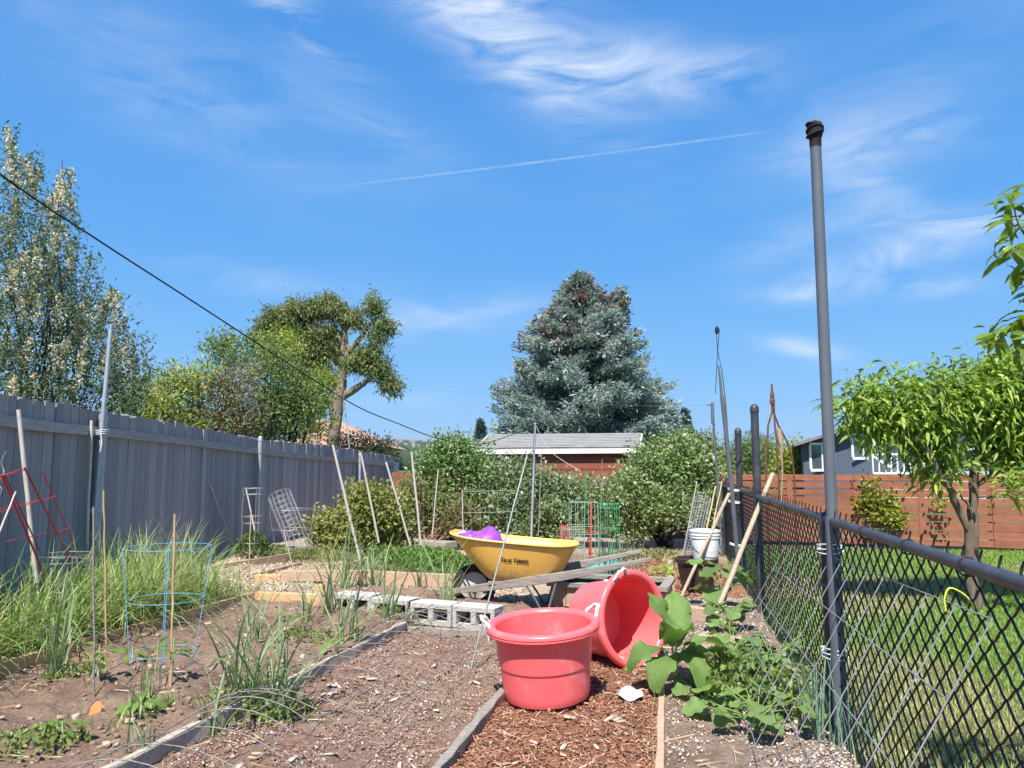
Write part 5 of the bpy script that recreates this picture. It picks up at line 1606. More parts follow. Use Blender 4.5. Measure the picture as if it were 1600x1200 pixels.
# pole on the grey fence
fl = fence_at(5.15) + Vector((.10, -.07, 0)); zl0 = fl.z - .2
l_top = P(173, 515, fl.y)
fpole = thing('pipe_pole', 'grey extension pipe tied to the grey fence post, rising over the fence', 'pole', (fl.x, fl.y, 0))
mb = MB(); mb.tube([(fl.x - .02, fl.y, .7), (fl.x - .01, fl.y, 1.3), l_top], [.024, .022, .019], 10); mb.tube([l_top, l_top + Vector((.002, 0, .05))], .012, 8)
mb.build('pipe', STEEL, fpole, Vector((fl.x, fl.y, 0)))
for z_ in (1.66, .92):
    mb = MB()
    for k in range(3):
        rg = [Vector((fl.x - .03, fl.y + .03, z_ + .018 * k)) + Vector((.075 * math.cos(a_), .085 * math.sin(a_), .012 * math.cos(a_))) for a_ in np.linspace(0, 6.283, 17)[:-1]]
        mb.tube(rg, .0045, 6, closed=True)
    mb.tube([Vector((fl.x + .03, fl.y - .06, z_)), Vector((fl.x + .05, fl.y - .07, z_ - .08)), Vector((fl.x + .035, fl.y - .07, z_ - .17))], .005, 6)
    mb.build('tie', STRING, fpole, Vector((fl.x, fl.y, 0)))
m3 = fence_at(13.6) + Vector((.1, -.06, 0)); m3t = P(537, 622, m3.y)
rod('thin_pole', 'thin grey rod rising above the far fence post', 'pole', (m3.x, m3.y, .1), m3t, .016, STEEL, r1=.012, cap=.018)
hpl = P(829, 835, 12.3); hpl.z = 0; hpt = P(836, 662, 12.3)
rod('conduit_pole', 'slim grey conduit upright in front of the shed roof with strings', 'pole', hpl, hpt, .022, STEEL, r1=.018, cap=.022)
rod('steel_rod', 'long bare steel rod leaning in the chip bed across the wheelbarrow', 'rod', G(733, 1047) - Vector((0, 0, .04)), P(823, 714, 5.75), .0065, surf('dull_steel', (.27, .31, .29), (.34, .37, .35), 12, .5, metal=.4), r1=.0065, wob=.003, cap=.008)

# ------------------------------------------------------------------ cable and strings overhead
def wire_run(name, label, cat, pts, r_, mat, n=6, sub=8):
    pts = [Vector(p) for p in pts]; out_ = []
    for k in range(len(pts) - 1):      # Catmull-Rom
        a_, b_, c_, d_ = pts[max(k - 1, 0)], pts[k], pts[k + 1], pts[min(k + 2, len(pts) - 1)]
        for q_ in range(sub):
            t_ = q_ / sub
            out_.append(.5 * ((2 * b_) + (c_ - a_) * t_ + (2 * a_ - 5 * b_ + 4 * c_ - d_) * t_ ** 2 + (3 * b_ - a_ - 3 * c_ + d_) * t_ ** 3))
    out_.append(pts[-1]); mb = MB(); mb.tube(out_, r_, n)
    o = link(name, mb.mesh(name, mat, pts[0])); o.location = pts[0]
    return tag(o, label, cat)
cab = [(-300, 20, 2.8), (0, 272, 3.5), (150, 373, 4.05), (300, 470, 4.72), (480, 587, 5.97), (560, 636, 6.75), (620, 661, 7.5), (690, 686, 8.65), (760, 692, 10.2), (836, 664, 12.3)]
wire_run('overhead_cable', 'black cable sagging across the sky from above the fence to the conduit', 'cable', [Vector((-5.27, -6.0, 6.2)), Vector((-4.05, -2.0, 4.6)), Vector((-3.43, 0.0, 3.82)), Vector((-2.85, 1.9, 3.2))] + [P(*c) for c in cab[1:]], .0050, RUBBER, 8)
wire_run('line_string', 'faint string stretched from the fence pole to the hedge corner pole', 'string', [l_top, P(400, 561, 8.0), P(620, 600, 8.9), P(800, 622, 9.8), P(900, 630, 10.4), P(1010, 634, 11.0), ftop], .0013, WIRE, 5)
wire_run('guy_string', 'pair of strings slanting down from the conduit into the hedge', 'string', [hpt, P(860, 705, 12.35), P(905, 735, 12.4)], .004, STRING, 5)

# ------------------------------------------------------------------ rusted garden ornament behind the chain link
ob = P(1213, 790, 8.6); ob.z = 0
orn = thing('plant_obelisk', 'rusted iron plant support with curved prongs and pointed finial', 'plant support', ob)
zt = P(1215, 600, 8.6).z
mb = MB(); k_ = 8.6 / FPX
for sgn, xo_ in ((-1, -.095), (1, .2), (0, .02)):
    zz = [P(0, y_, 8.6).z for y_ in (625, 645, 665, 690, 715, 750)]
    xs = [0, .01 * sgn, .06 * abs(sgn) * sgn, xo_ * .75, xo_, xo_ * 1.08]
    mb.tube([(ob.x + a_, ob.y - .05 * (sgn == 0), z_) for a_, z_ in zip(xs, zz)] + [(ob.x + xo_ * 1.05, ob.y, 0)], .011, 8)
mb.build('prong', RUST, orn, ob)
mb = MB(); mb.lathe([(.028, 0), (.032, .03), (.03, .06), (.022, .07), (.026, .10), (.016, .15), (.009, .2), (.014, .21), (.012, .23), (.0008, .235)], 10, Matrix.Translation((ob.x, ob.y, zt - .235)))
mb.build('finial', RUST, orn, ob)
mb = MB(); c = Vector((ob.x + .06, ob.y - .02, P(0, 685, 8.6).z)); mb.tube([c + Vector((-.01, 0, .11)), c + Vector((.0, 0, 0)), c + Vector((.03, 0, -.16))], [.03, .035, .012], 7)
mb.tube([c + Vector((.0, 0, 0)), c + Vector((.02, 0, -.35)), c + Vector((-.01, 0, -.7))], [.012, .008, .006], 6)
mb.build('dry_stem', HANDLE, orn, ob)

# ------------------------------------------------------------------ stakes and canes
def stake(label, bot, top, Yt=None, r_=.016, mat=None, zb=0.0, name='wood_stake', cat='stake', nodes=False, segs=6):
    b_ = G(bot[0], bot[1], zb) if len(bot) == 2 else P(*bot)
    t_ = P(top[0], top[1], Yt if Yt else b_.y)
    return rod(name, label, cat, b_ - Vector((0, 0, .05)), t_, r_, mat or STAKE, 7 if r_ > .01 else 6, segs, nodes=nodes, wob=.003)
stake('pale round stake leaning on the grey fence above the tall grass', (58, 900, 5.75), (29, 640), 5.66, .018)
stake('white stake upright against the pipe tied to the grey fence', (134, 890, 7.1), (143, 657), 7.1, .016)
stake('short pale stick slanting among the red cage wires', (-2, 825, 5.3), (25, 768), 5.4, .007)
stake('bamboo cane rising from the tall grass beside the fence pipe', (167, 1022), (162, 766), None, .0065, CANE, .08, 'bamboo_cane', 'cane', True, 10)
stake('bamboo cane standing inside the blue tomato cage', (267, 1078), (273, 803), None, .0065, CANE, .08, 'bamboo_cane', 'cane', True, 10)
stake('thin grey stick upright beside the orange tag', (148, 1092), (146, 792), None, .006, WEATH, .08, 'thin_stick', 'stick')
stake('tall thin cane in front of the fence post with silver cage', (386, 990), (392, 800), None, .005, CANE, .08, 'bamboo_cane', 'cane', True, 10)
stake('thin cane slanting over the pine bed corner', (478, 958), (443, 828), None, .0045, STAKE, .08, 'thin_stick', 'stick')
stake('grey stick leaning on the grey fence between two posts', (372, 868, 10.6), (318, 732), 10.0, .014)
stake('pale stick leaning beside the silver ladder cage', (408, 872, 10.8), (384, 762), 11.0, .011)
stake('tall pale stake leaning in the garlic beyond the pine timbers, nearest the fence', (571, 905), (520, 695), None, .0185)
stake('pale stake rising through the yellow green bush', (592, 842, 10.6), (564, 708), 10.6, .0165)
stake('leaning pale stake beyond the yellow green bush', (642, 848, 10.9), (603, 722), 10.9, .0165)
stake('pale stake leaning at the hedge beside the rusty wire panel', (660, 866, 10.9), (643, 706), 10.9, .017)
stake('greenish thin stake before the rusty wire panel', (675, 834, 12.0), (685, 733), 12.0, .011)
stake('short thin stake at the end of the rusty wire panel', (724, 835, 12.0), (722, 765), 12.0, .009)
stake('thin dark rod before the pale leaved shrub', (841, 832, 12.0), (847, 700), 12.0, .007, WEATH, name='thin_stick', cat='stick')
stake('tall thin rod standing over the green cages', (936, 875, 9.8), (941, 718), 9.8, .006, WEATH, name='thin_stick', cat='stick')
stake('shorter thin rod among the green cages', (912, 875, 9.8), (916, 735), 9.8, .006, GREENW, name='thin_stick', cat='stick')
stake('thin green stake leaning over the clear netting roll', (1063, 882, 8.9), (1089, 752), 8.9, .008, STAKE, name='thin_stick', cat='stick')
stake('reddish stake standing among the green cages', (922, 868, 9.9), (924, 782), 9.9, .016, REDWI)
stake('dry brown stick behind the white bucket', (1098, 850, 8.3), (1118, 760), 8.6, .010, CANE, name='thin_stick', cat='stick')
stake('forked brown twig upright behind the bucket', (1104, 860, 8.4), (1128, 752), 8.9, .008, CANE, name='thin_stick', cat='stick')

# ------------------------------------------------------------------ wire cages
def ringpts(c, r_, z, n_=28, ph=0, sq=None):
    if sq: return [Vector((c.x + r_ * a_, c.y + r_ * b_, z)) for a_, b_ in ((-1, -1), (1, -1), (1, 1), (-1, 1))]
    return [Vector((c.x + r_ * math.cos(a_), c.y + r_ * math.sin(a_), z)) for a_ in np.linspace(0, 2 * math.pi, n_ + 1)[:-1] + ph]
def cage(label, c, zr, nleg, mat, wr_=.003, foot=.6, name='tomato_cage', z0=0.0, M=None, ph=.4, group=None):
    """zr: [(height, radius)] from top to bottom"""
    root = thing(name, label, 'plant cage', (c.x, c.y, z0), group=group)
    tf = (lambda p: (M @ (Vector(p) - Vector((c.x, c.y, z0)))) ) if M is not None else (lambda p: Vector(p) - Vector((c.x, c.y, z0)))
    for z_, r_ in zr:
        mb = MB(); mb.tube([tf(p) for p in ringpts(c, r_, z0 + z_)], wr_, 6, closed=True); link('ring', mb.mesh('ring', mat), root)
    for k in range(nleg):
        a_ = ph + 2 * math.pi * k / nleg
        pts_ = [Vector((c.x + (r_ + .003) * math.cos(a_), c.y + (r_ + .003) * math.sin(a_), z0 + z_)) for z_, r_ in zr]
        rl = zr[-1][1] * foot
        pts_.append(Vector((c.x + rl * math.cos(a_), c.y + rl * math.sin(a_), z0 - .06)))
        mb = MB(); mb.tube([tf(p) for p in pts_], wr_ * 1.15, 6); link('leg', mb.mesh('leg', mat), root)
    return root
cb_ = G(253, 1052, .08)
cage('bright blue wire tomato cage round a young pepper plant', cb_, [(.77, .255), (.45, .22), (.13, .185)], 4, BLUEW, .002, .75, z0=.08)
cc_ = P(0, 0, 1); cc_ = Vector(P(455, 860, 10.6)); cc_.z = .15
cage('round silver wire cage before the rolled mesh at the fence', cc_, [(.62, .30), (.35, .26), (.1, .2)], 4, WIRE, .004, .7, z0=.15)
cc2 = Vector(P(392, 860, 10.2)); cc2.z = .15
cage('narrow silver ladder cage standing before the grey fence post', cc2, [(.92, .13), (.84, .12), (.55, .13), (.46, .12), (.2, .12), (.12, .11)], 3, WIRE, .004, .9, z0=.15, ph=1.2)
cc3 = Vector(P(100, 880, 5.95)); cc3.z = .1
cage('silver square wire cage behind the red cage', cc3, [(.58, .2), (.53, .2), (.32, .2), (.27, .2)], 4, WIRE, .003, 1.0, z0=.1, ph=.8)
# leaning red cage
rroot = Vector(P(60, 900, 5.7)); rroot.z = .1
rc = thing('tomato_cage', 'red wire cage collapsed and leaning against the grey fence', 'plant cage', rroot)
lg = [((3, 742, 5.3), (72, 905, 5.75)), ((7, 742, 5.32), (62, 860, 5.7)), ((38, 730, 5.6), (116, 885, 6.05)), ((66, 736, 5.85), (128, 880, 6.25))]
for a_, b_ in lg:
    mb = MB(); mb.tube([P(*a_), P(*b_)], .0075 if a_[0] in (3, 38) else .005, 6); mb.build('leg', REDWI, rc, rroot)
for a_, b_ in (((0, 744, 5.3), (40, 731, 5.6)), ((-20, 806, 5.2), (88, 775, 5.95)), ((-20, 800, 5.2), (66, 780, 5.85)), ((10, 846, 5.4), (110, 825, 6.05)), ((-10, 748, 5.25), (40, 734, 5.6))):
    mb = MB(); mb.tube([P(*a_), P(*b_)], .003, 6); mb.build('rung', REDWI, rc, rroot)
# curl of loose wire at the fence
wire_run('loose_wire', 'springy loop of loose grey wire at the fence above the red cage', 'wire', [P(10, 705, 5.4), P(2, 722, 5.4), P(6, 735, 5.4), P(4, 745, 5.35), P(-3, 755, 5.35), P(3, 765, 5.35), P(-2, 775, 5.35)], .003, WIRE)

def grid_panel(label, name, A, B, C, nu_, nv_, r_, mat, bulge=None, cat='wire panel', every=None):
    """A-B top edge, A-C down: wires both ways, each wire its own part"""
    A, B, C = Vector(A), Vector(B), Vector(C)
    root = thing(name, label, cat, (C.x, C.y, C.z))
    f_ = bulge or (lambda u, v: Vector((0, 0, 0)))
    def pt(u, v): return A + (B - A) * u + (C - A) * v + f_(u, v)
    for k in range(nu_ + 1):
        u = k / nu_; mb = MB(); mb.tube([pt(u, v / 12) for v in range(13)] if bulge else [pt(u, 0), pt(u, .5), pt(u, 1)], r_, 5); mb.build('wire', mat, root, Vector(root.location))
    for k in range(nv_ + 1):
        v = k / nv_; mb = MB(); mb.tube([pt(u / 12, v) + Vector((0, -.001, .003)) for u in range(13)] if bulge else [pt(0, v), pt(.5, v), pt(1, v)], r_, 5); mb.build('wire', mat, root, Vector(root.location))
    return root
# mesh panel propped on the chain link
N1, N2 = Vector((1.175, 1.9, .98)), Vector((1.93, 5.35, .845))
dN = (N2 - N1)
ft1 = Vector((.64, 2.02, .0))
grid_panel('large welded wire panel propped against the chain link fence', 'welded_wire_mesh', N1, N2, ft1, 14, 5, .0023, WIRE)
# curled mesh lying over the chip bed
def hoop(u, v):
    return Vector((0, 0, .15 * math.sin(math.pi * min(1, v * 1.15)) ** .8 * (.75 + .35 * math.sin(u * 9)) + .03 * (1 - v) + .02 * math.sin(u * 23 + v * 5)))
H1, H2 = Vector((x_old(2.9) + .02, 2.9, .11)), Vector((x_old(6.3) + .02, 6.3, .12))
grid_panel('curled rusty wire mesh lying over the chip bed from the grey board', 'welded_wire_mesh', H1, H2, H1 + Vector((.92, -.12, -.10)), 19, 6, .0026, surf('dull_wire', (.22, .19, .17), (.34, .30, .27), 30, .7, metal=.3), hoop)
grid_panel('rusty upright wire panel standing before the dark hedge shrub', 'welded_wire_mesh', P(656, 745, 12.4), P(724, 750, 12.4), P(655, 835, 12.4), 10, 4, .003, RUSTW)
grid_panel('low wire edging strip in front of the hedge', 'wire_edging', P(722, 768, 12.3), P(806, 766, 12.3), P(722, 835, 12.3), 6, 2, .003, WIRE)
# roll of mesh leaning on the fence
rl0, rl1 = P(472, 862, 10.9), P(436, 772, 11.1)
ax_ = (rl1 - rl0).normalized(); e1 = ax_.orthogonal().normalized(); e2 = ax_.cross(e1)
mroll = thing('wire_mesh_roll', 'rolled up silver wire mesh leaning beside the yellow green bush', 'wire roll', rl0)
for k in range(13):
    c = rl0.lerp(rl1, k / 12); mb = MB(); mb.tube([c + e1 * (.16 * math.cos(a_)) + e2 * (.16 * math.sin(a_)) for a_ in np.linspace(0, 6.283, 19)[:-1]], .0035, 5, closed=True); mb.build('ring', WIRE, mroll, rl0)
for k in range(14):
    a_ = 2 * math.pi * k / 14; o_ = e1 * (.163 * math.cos(a_)) + e2 * (.163 * math.sin(a_)); mb = MB(); mb.tube([rl0 + o_, rl1 + o_], .0035, 5); mb.build('wire', WIRE, mroll, rl0)
# clear netting roll by the pot
nr0, nr1 = P(1074, 890, 8.6), P(1098, 775, 8.9)
ax_ = (nr1 - nr0).normalized(); e1 = ax_.orthogonal().normalized(); e2 = ax_.cross(e1)
nroll = thing('netting_roll', 'pale roll of fine netting leaning behind the brown pot', 'netting roll', nr0)
for k in range(26):
    c = nr0.lerp(nr1, k / 25); mb = MB(); mb.tube([c + e1 * (.085 * math.cos(a_)) + e2 * (.085 * math.sin(a_)) for a_ in np.linspace(0, 6.283, 15)[:-1]], .0022, 4, closed=True); mb.build('ring', WIRE, nroll, nr0)
for k in range(16):
    a_ = 2 * math.pi * k / 16; o_ = e1 * (.086 * math.cos(a_)) + e2 * (.086 * math.sin(a_)); mb = MB(); mb.tube([nr0 + o_, nr1 + o_ + e1 * .02], .0022, 4); mb.build('wire', WIRE, nroll, nr0)
# green square cages
def square_cage(label, px, w_, ztop, Y_, mat, rungs, r_=.0032, nv_=5):
    c = P(px, 870, Y_); c.z = gz(c.x, c.y)
    root = thing('square_cage', label, 'plant cage', c)
    for sx, sy in ((-1, -1), (1, -1), (1, 1), (-1, 1)):
        mb = MB(); mb.tube([(sx * w_, sy * w_, -.05), (sx * w_, sy * w_, ztop)], r_ * 1.3, 6); link('leg', mb.mesh('leg', mat), root)
    for k in range(nv_ - 2):
        xx_ = -w_ + 2 * w_ * (k + 1) / (nv_ - 1)
        for sy in (-1, 1):
            mb = MB(); mb.tube([(xx_, sy * w_, 0), (xx_, sy * w_, ztop)], r_, 5); link('wire', mb.mesh('wire', mat), root)
    for z_ in rungs:
        mb = MB(); mb.tube([(-w_, -w_, z_), (w_, -w_, z_), (w_, w_, z_), (-w_, w_, z_)], r_, 5, closed=True); link('ring', mb.mesh('ring', mat), root)
PALEG = surf('faded_green_wire', (.25, .38, .28), (.34, .46, .36), 20, .55)
square_cage('tall faded green wire cage behind the wheelbarrow handles', 912, .17, .93, 9.9, PALEG, (.92, .62, .52, .25, .12))
square_cage('bright green wire cage next to the faded one', 952, .12, .90, 9.8, GREENW, (.89, .84, .58, .3))
square_cage('low faded green cage beside the onion leaves', 895, .13, .62, 9.5, PALEG, (.6, .4, .2), .003, 6)
square_cage('short red wire cage behind the wheelbarrow tray', 882, .05, .55, 10.2, REDWI, (.54, .3), .007, 3)
# turquoise bin half hidden there
tb0 = P(935, 880, 9.2); tb0.z = gz(tb0.x, tb0.y)
tbin = thing('plastic_trug', 'low turquoise plastic trug half hidden behind the wheelbarrow', 'trug', tb0)
mb = MB(); mb.lathe([(.001, 0), (.24, 0), (.25, .02), (.31, .2), (.325, .205), (.325, .222), (.305, .222), (.24, .03), (.001, .025)], 32, Matrix.Scale(1, 4)); link('trug_body', mb.mesh('trug_body', TEAL), tbin)
# a few small oddments
sh = G(985, 1101); mb = MB(); vs, fs = [], []
for i_ in range(7):
    for j_ in range(5):
        u, v_ = i_ / 6 - .5, j_ / 4 - .5
        vs.append((sh.x + .14 * u + .03 * v_, sh.y + .16 * v_ - .02 * u, .05 + .014 * math.sin(5 * u + 4 * v_) + .008 * math.sin(13 * v_) + gz(sh.x + .14 * u, sh.y + .16 * v_)))
for i_ in range(6):
    for j_ in range(4):
        a_ = i_ * 5 + j_; fs.append((a_, a_ + 5, a_ + 6, a_ + 1))
mb.add(vs, fs, True)
o = mb.mesh('plastic_scrap', SHEETM, (sh.x, sh.y, 0)); o = link('plastic_scrap', o); o.location = (sh.x, sh.y, -.015)
sm = o.modifiers.new('thick', 'SOLIDIFY'); sm.thickness = .004
tag(o, 'crumpled pale grey plastic scrap on the mulch beside the upright tub', 'scrap')
og = G(147, 1112, .08); mb = MB()
mb.add([(-.028, 0, -.01), (.028, .004, -.01), (.03, .004, .035), (.012, .002, .062), (-.014, 0, .06), (-.03, -.002, .034)], [(0, 1, 2, 3, 4, 5)])
o = link('plant_tag', mb.mesh('plant_tag', ORANGE)); o.location = (og.x, og.y, gz(og.x, og.y)); o.rotation_euler = (R(-28), 0, R(-10))
sm = o.modifiers.new('thick', 'SOLIDIFY'); sm.thickness = .004
tag(o, 'small orange tag stuck in the soil of the garlic bed', 'tag')
yl = [(1480, 925), (1488, 918), (1498, 925), (1508, 935), (1520, 945), (1524, 955), (1518, 962)]
wire_run('yellow_cord', 'loop of yellow green cord hanging on the wire panel', 'cord', [P(1478, 955, 2.05), P(1476, 935, 2.05), P(1484, 919, 2.05), P(1505, 928, 2.05), P(1520, 945, 2.05), P(1522, 962, 2.05)], .0025, surf('yellow_green_cord', (.5, .6, .05), (.6, .7, .08), 10, .6))

# ------------------------------------------------------------------ mulch, chips, clods and other loose ground
def scatter(n, test, xr_, yr_, r_, ypow=1.0):
    x_ = r_.uniform(xr_[0], xr_[1], n); y_ = yr_[0] + (yr_[1] - yr_[0]) * r_.rand(n) ** ypow
    k = test(x_, y_); return x_[k], y_[k]
r_ = np.random.RandomState(101)
def chips(name, label, xs, ys, L, Wd, T_, cols, p=None, kind='stuff', lift=.004, tl=.35, cat='chips'):
    n = len(xs); z = hg(xs, ys)
    sz = np.stack([r_.uniform(*L, n), r_.uniform(*Wd, n), r_.uniform(*T_, n)], 1)
    v, f = chip_geo(np.stack([xs, ys, z + lift + r_.uniform(0, .008, n)], 1), r_.uniform(0, 6.28, n), sz, r_.normal(0, tl, n))
    o = link(name, np_mesh(name, v, f, CHIPM, np.repeat(pick(cols, n, .3, p, r_), 8, 0)))
    return tag(o, label, cat, kind=kind)
xs, ys = scatter(42000, lambda x_, y_: (x_ > x_mid(y_) + .02) & (x_ < x_rb(y_) - .0), (-.6, 2.2), (3.2, 8.0), r_, 1.25)
chips('bark_mulch', 'shredded red brown bark mulch covering the path', xs, ys, (.010, .046), (.003, .007), (.002, .005), [(.26, .115, .07), (.34, .17, .105), (.19, .085, .055), (.44, .26, .175), (.12, .06, .04), (.54, .38, .27)], [.3, .25, .18, .15, .07, .05], cat='mulch')
xs, ys = scatter(22000, lambda x_, y_: (x_ > x_old(y_) + .04) & (x_ < x_mid(y_) - .02) & (vnoise(x_, y_, 1.6, 11) + .8 * vnoise(x_, y_, 4, 77) + .30 * sstep(6, 4, y_) > .02), (-2, .9), (3.2, 6.4), r_, 1.25)
chips('wood_chips', 'pale dry wood chips strewn over the middle bed', xs, ys, (.005, .018), (.003, .007), (.002, .005), [(.33, .205, .15), (.26, .155, .115), (.45, .33, .255), (.19, .11, .08), (.56, .46, .38)], [.3, .27, .18, .15, .10])
xs, ys = scatter(36000, lambda x_, y_: (x_ > x_rb(y_) + .03) & (x_ < x_ch(y_) + .08) & (r_.rand(len(x_)) < .55 + vnoise(x_, y_, 2, 12) + .5 * vnoise(x_, y_, 6, 13)), (.5, 2.6), (3.2, 8), r_, 1.6)
chips('wood_chips', 'pale gritty chips over the narrow bed along the chain link', xs, ys, (.004, .014), (.004, .008), (.002, .006), [(.50, .42, .35), (.36, .28, .22), (.62, .55, .48), (.24, .17, .13)])
xs, ys = scatter(9500, lambda x_, y_: (x_ > -3.6) & (x_ < .2) & (x_ > x_fence(y_) + .4), (-3.6, .2), (7.6, 10.8), r_, 1.2)
chips('wood_chips', 'light wood chips on the far paths between the beds', xs, ys, (.015, .05), (.008, .018), (.003, .009), [(.54, .42, .31), (.43, .32, .23), (.62, .51, .40), (.33, .24, .17)])
xs, ys = scatter(7000, lambda x_, y_: x_ < x_ch(y_) - .1, (.7, 2.6), (7.8, 11.0), r_, 1.2)
chips('bark_mulch', 'red brown mulch behind the planter box and tipped tub', xs, ys, (.02, .06), (.005, .012), (.003, .008), [(.26, .115, .07), (.34, .17, .105), (.19, .085, .055), (.42, .25, .17)], cat='mulch')
# larger splinters
xs, ys = scatter(130, lambda x_, y_: (x_ > x_old(y_) + .06) & (x_ < x_rb(y_)), (-1.9, 1.2), (3.3, 5.8), r_, 1.3)
chips('wood_splinters', 'larger pale wood splinters lying on the bed and path', xs, ys, (.04, .085), (.008, .024), (.004, .011), [(.50, .38, .27), (.42, .31, .22), (.56, .46, .36)], lift=.012, tl=.12)
xs, ys = scatter(34, lambda x_, y_: (x_ > x_light(y_) + .08) & (x_ < x_old(y_) - .06), (-3.2, -.9), (3.6, 6.8), r_, 1.2)
chips('wood_splinters', 'stubby pale wood pieces lying on the garlic bed soil', xs, ys, (.03, .06), (.014, .024), (.012, .02), [(.44, .31, .22), (.50, .37, .27), (.38, .26, .19)], lift=.012, tl=.12)
# soil crumbs
xs, ys = scatter(11000, lambda x_, y_: ((x_ > x_light(y_) + .03) & (x_ < x_mid(y_) - .02)) | ((x_ > x_rb(y_) + .03) & (x_ < x_ch(y_)) & (r_.rand(len(x_)) < .15)), (-3.4, 2.2), (3.3, 7.2), r_, 1.25)
n = len(xs); rad = .003 + .015 * r_.rand(n) ** 5
v, f = clod_geo(np.stack([xs, ys, hg(xs, ys) + rad * .3], 1), rad)
o = link('soil_crumbs', np_mesh('soil_crumbs', v, f, CHIPM, np.repeat(pick([(.22, .145, .105), (.27, .18, .135), (.17, .11, .08), (.34, .26, .2)], n, .2, None, r_), 12, 0)))
tag(o, 'small crumbs and clods of dry brown soil over the beds', 'soil', kind='stuff')
# dry straw bits
xs, ys = scatter(330, lambda x_, y_: (x_ > x_light(y_) + .03) & (x_ < x_rb(y_) + .4), (-3.4, 1.6), (3.3, 7.0), r_, 1.2)
chips('dry_straw', 'dry straw coloured stalks scattered over the soil', xs, ys, (.06, .16), (.002, .004), (.002, .003), [(.50, .38, .20), (.42, .33, .2), (.55, .45, .3)], lift=.012, tl=.15, cat='straw')

# ------------------------------------------------------------------ lawn
def lawn_tint(x_, y_):
    k = sstep(-.15, .35, vnoise(x_, y_, .8, 41) + .5 * vnoise(x_, y_, 2.3, 42) + .34 * sstep(2.0, .2, x_ - x_ch(y_)) - .12)[:, None]
    gn = np.array([[.20, .34, .065]]); dry = np.array([[.40, .39, .17]])
    return gn * (1 - k) + dry * k
xs, ys = scatter(300000, lambda x_, y_: (x_ > x_ch(y_) + .0) & (x_ < y_ * .72 + .35) & (r_.rand(len(x_)) < np.clip(4.5 / y_, .12, 1)), (.9, 8.2), (1.6, 12.6), r_)
n = len(xs)
B = np.stack([xs, ys, hg(xs, ys) - .004], 1)
v, f, pv = blade_geo(B, r_.uniform(0, 6.28, n), r_.uniform(.025, .06, n) , .0035 + .0012 * ys * r_.uniform(.6, 1.2, n) * .6, r_.uniform(0, .5, n), r_.uniform(.1, .9, n), 2, r_.uniform(-.6, .6, n))
tint = lawn_tint(xs, ys) * r_.uniform(.75, 1.25, (n, 1))
o = link('lawn_grass', np_mesh('lawn_grass', v, f, GRASSM, np.repeat(np.clip(tint, 0, 1), pv, 0)))
tag(o, 'short lawn grass with dry patches behind the chain link fence', 'grass', kind='stuff')
# long grass left at the foot of the chain link
xs, ys = scatter(2600, lambda x_, y_: np.abs(x_ - x_ch(y_) - .05) < .10 + .0 * x_, (1.2, 3.2), (2.6, 10.5), r_, 1.0)
n = len(xs)
v, f, pv = blade_geo(np.stack([xs, ys, hg(xs, ys)], 1), r_.uniform(0, 6.28, n), r_.uniform(.10, .34, n), r_.uniform(.004, .008, n), r_.uniform(0, .5, n), r_.uniform(.2, 1.2, n), 4, r_.uniform(-.6, .6, n))
o = link('rough_grass', np_mesh('rough_grass', v, f, GRASSM, np.repeat(pick([(.16, .22, .06), (.24, .27, .10), (.34, .32, .16), (.12, .17, .05)], n, .2, None, r_), pv, 0)))
tag(o, 'uncut pale grass along the foot of the chain link fence', 'grass', kind='stuff')

# ------------------------------------------------------------------ tall grass bed in front of the grey fence
def tallgrass(name, label, n0, test, xr_, yr_, Lr, cols, p=None, wr_=(.005, .010), bend=(.3, 1.5), lean=.45, K=5):
    xs, ys = scatter(n0, test, xr_, yr_, r_)
    n = len(xs); cl = vnoise(xs, ys, 2.4, 55)
    k = r_.rand(n) < (.55 + cl * 1.2); xs, ys, cl = xs[k], ys[k], cl[k]; n = len(xs)
    L_ = r_.uniform(*Lr, n) * (1 + .5 * cl)
    v, f, pv = blade_geo(np.stack([xs, ys, hg(xs, ys) - .01], 1), r_.uniform(0, 6.28, n), L_, r_.uniform(*wr_, n), r_.uniform(0, lean, n), r_.uniform(*bend, n), K, r_.uniform(-.7, .7, n))
    o = link(name, np_mesh(name, v, f, GRASSM, np.repeat(pick(cols, n, .25, p, r_), pv, 0), True))
    return tag(o, label, 'grass', kind='stuff')
LG = [(.22, .33, .08), (.28, .38, .11), (.16, .26, .07), (.36, .38, .17), (.50, .44, .24), (.25, .34, .17)]
tallgrass('tall_grass', 'dense tall green grass filling the bed below the grey fence', 19000, lambda x_, y_: (x_ < x_light(y_) - .04) & (x_ > x_fence(y_) + .25), (-4.2, -2.5), (3.9, 7.6), (.32, .88), LG, [.27, .22, .14, .15, .11, .11], wr_=(.007, .015), lean=.6, bend=(.3, 2.3), K=6)
tallgrass('tall_grass', 'straw coloured grass at the pine board corner', 1900, lambda x_, y_: (x_ < x_light(y_) - .03) & (x_ > x_light(y_) - .35), (-3.4, -2.3), (5.2, 7.9), (.15, .34), [(.48, .38, .16), (.40, .36, .14), (.30, .31, .11), (.55, .45, .22)])
tallgrass('dry_grass', 'thin pale grass round the far garlic beside the pine timbers', 900, lambda x_, y_: (x_ > -2.6) & (x_ < -1.2), (-2.6, -1.2), (8.6, 10.4), (.15, .38), [(.30, .30, .13), (.22, .27, .09), (.42, .37, .2)])
tallgrass('weeds', 'small grassy weeds low in the garlic bed corner', 900, lambda x_, y_: (vnoise(x_, y_, 1.5, 61) > .12) & (x_ < x_old(y_) - .1) & (x_ > x_light(y_) + .08), (-3.0, -1.3), (3.4, 5.2), (.06, .17), [(.19, .28, .07), (.26, .32, .10)], wr_=(.004, .010))
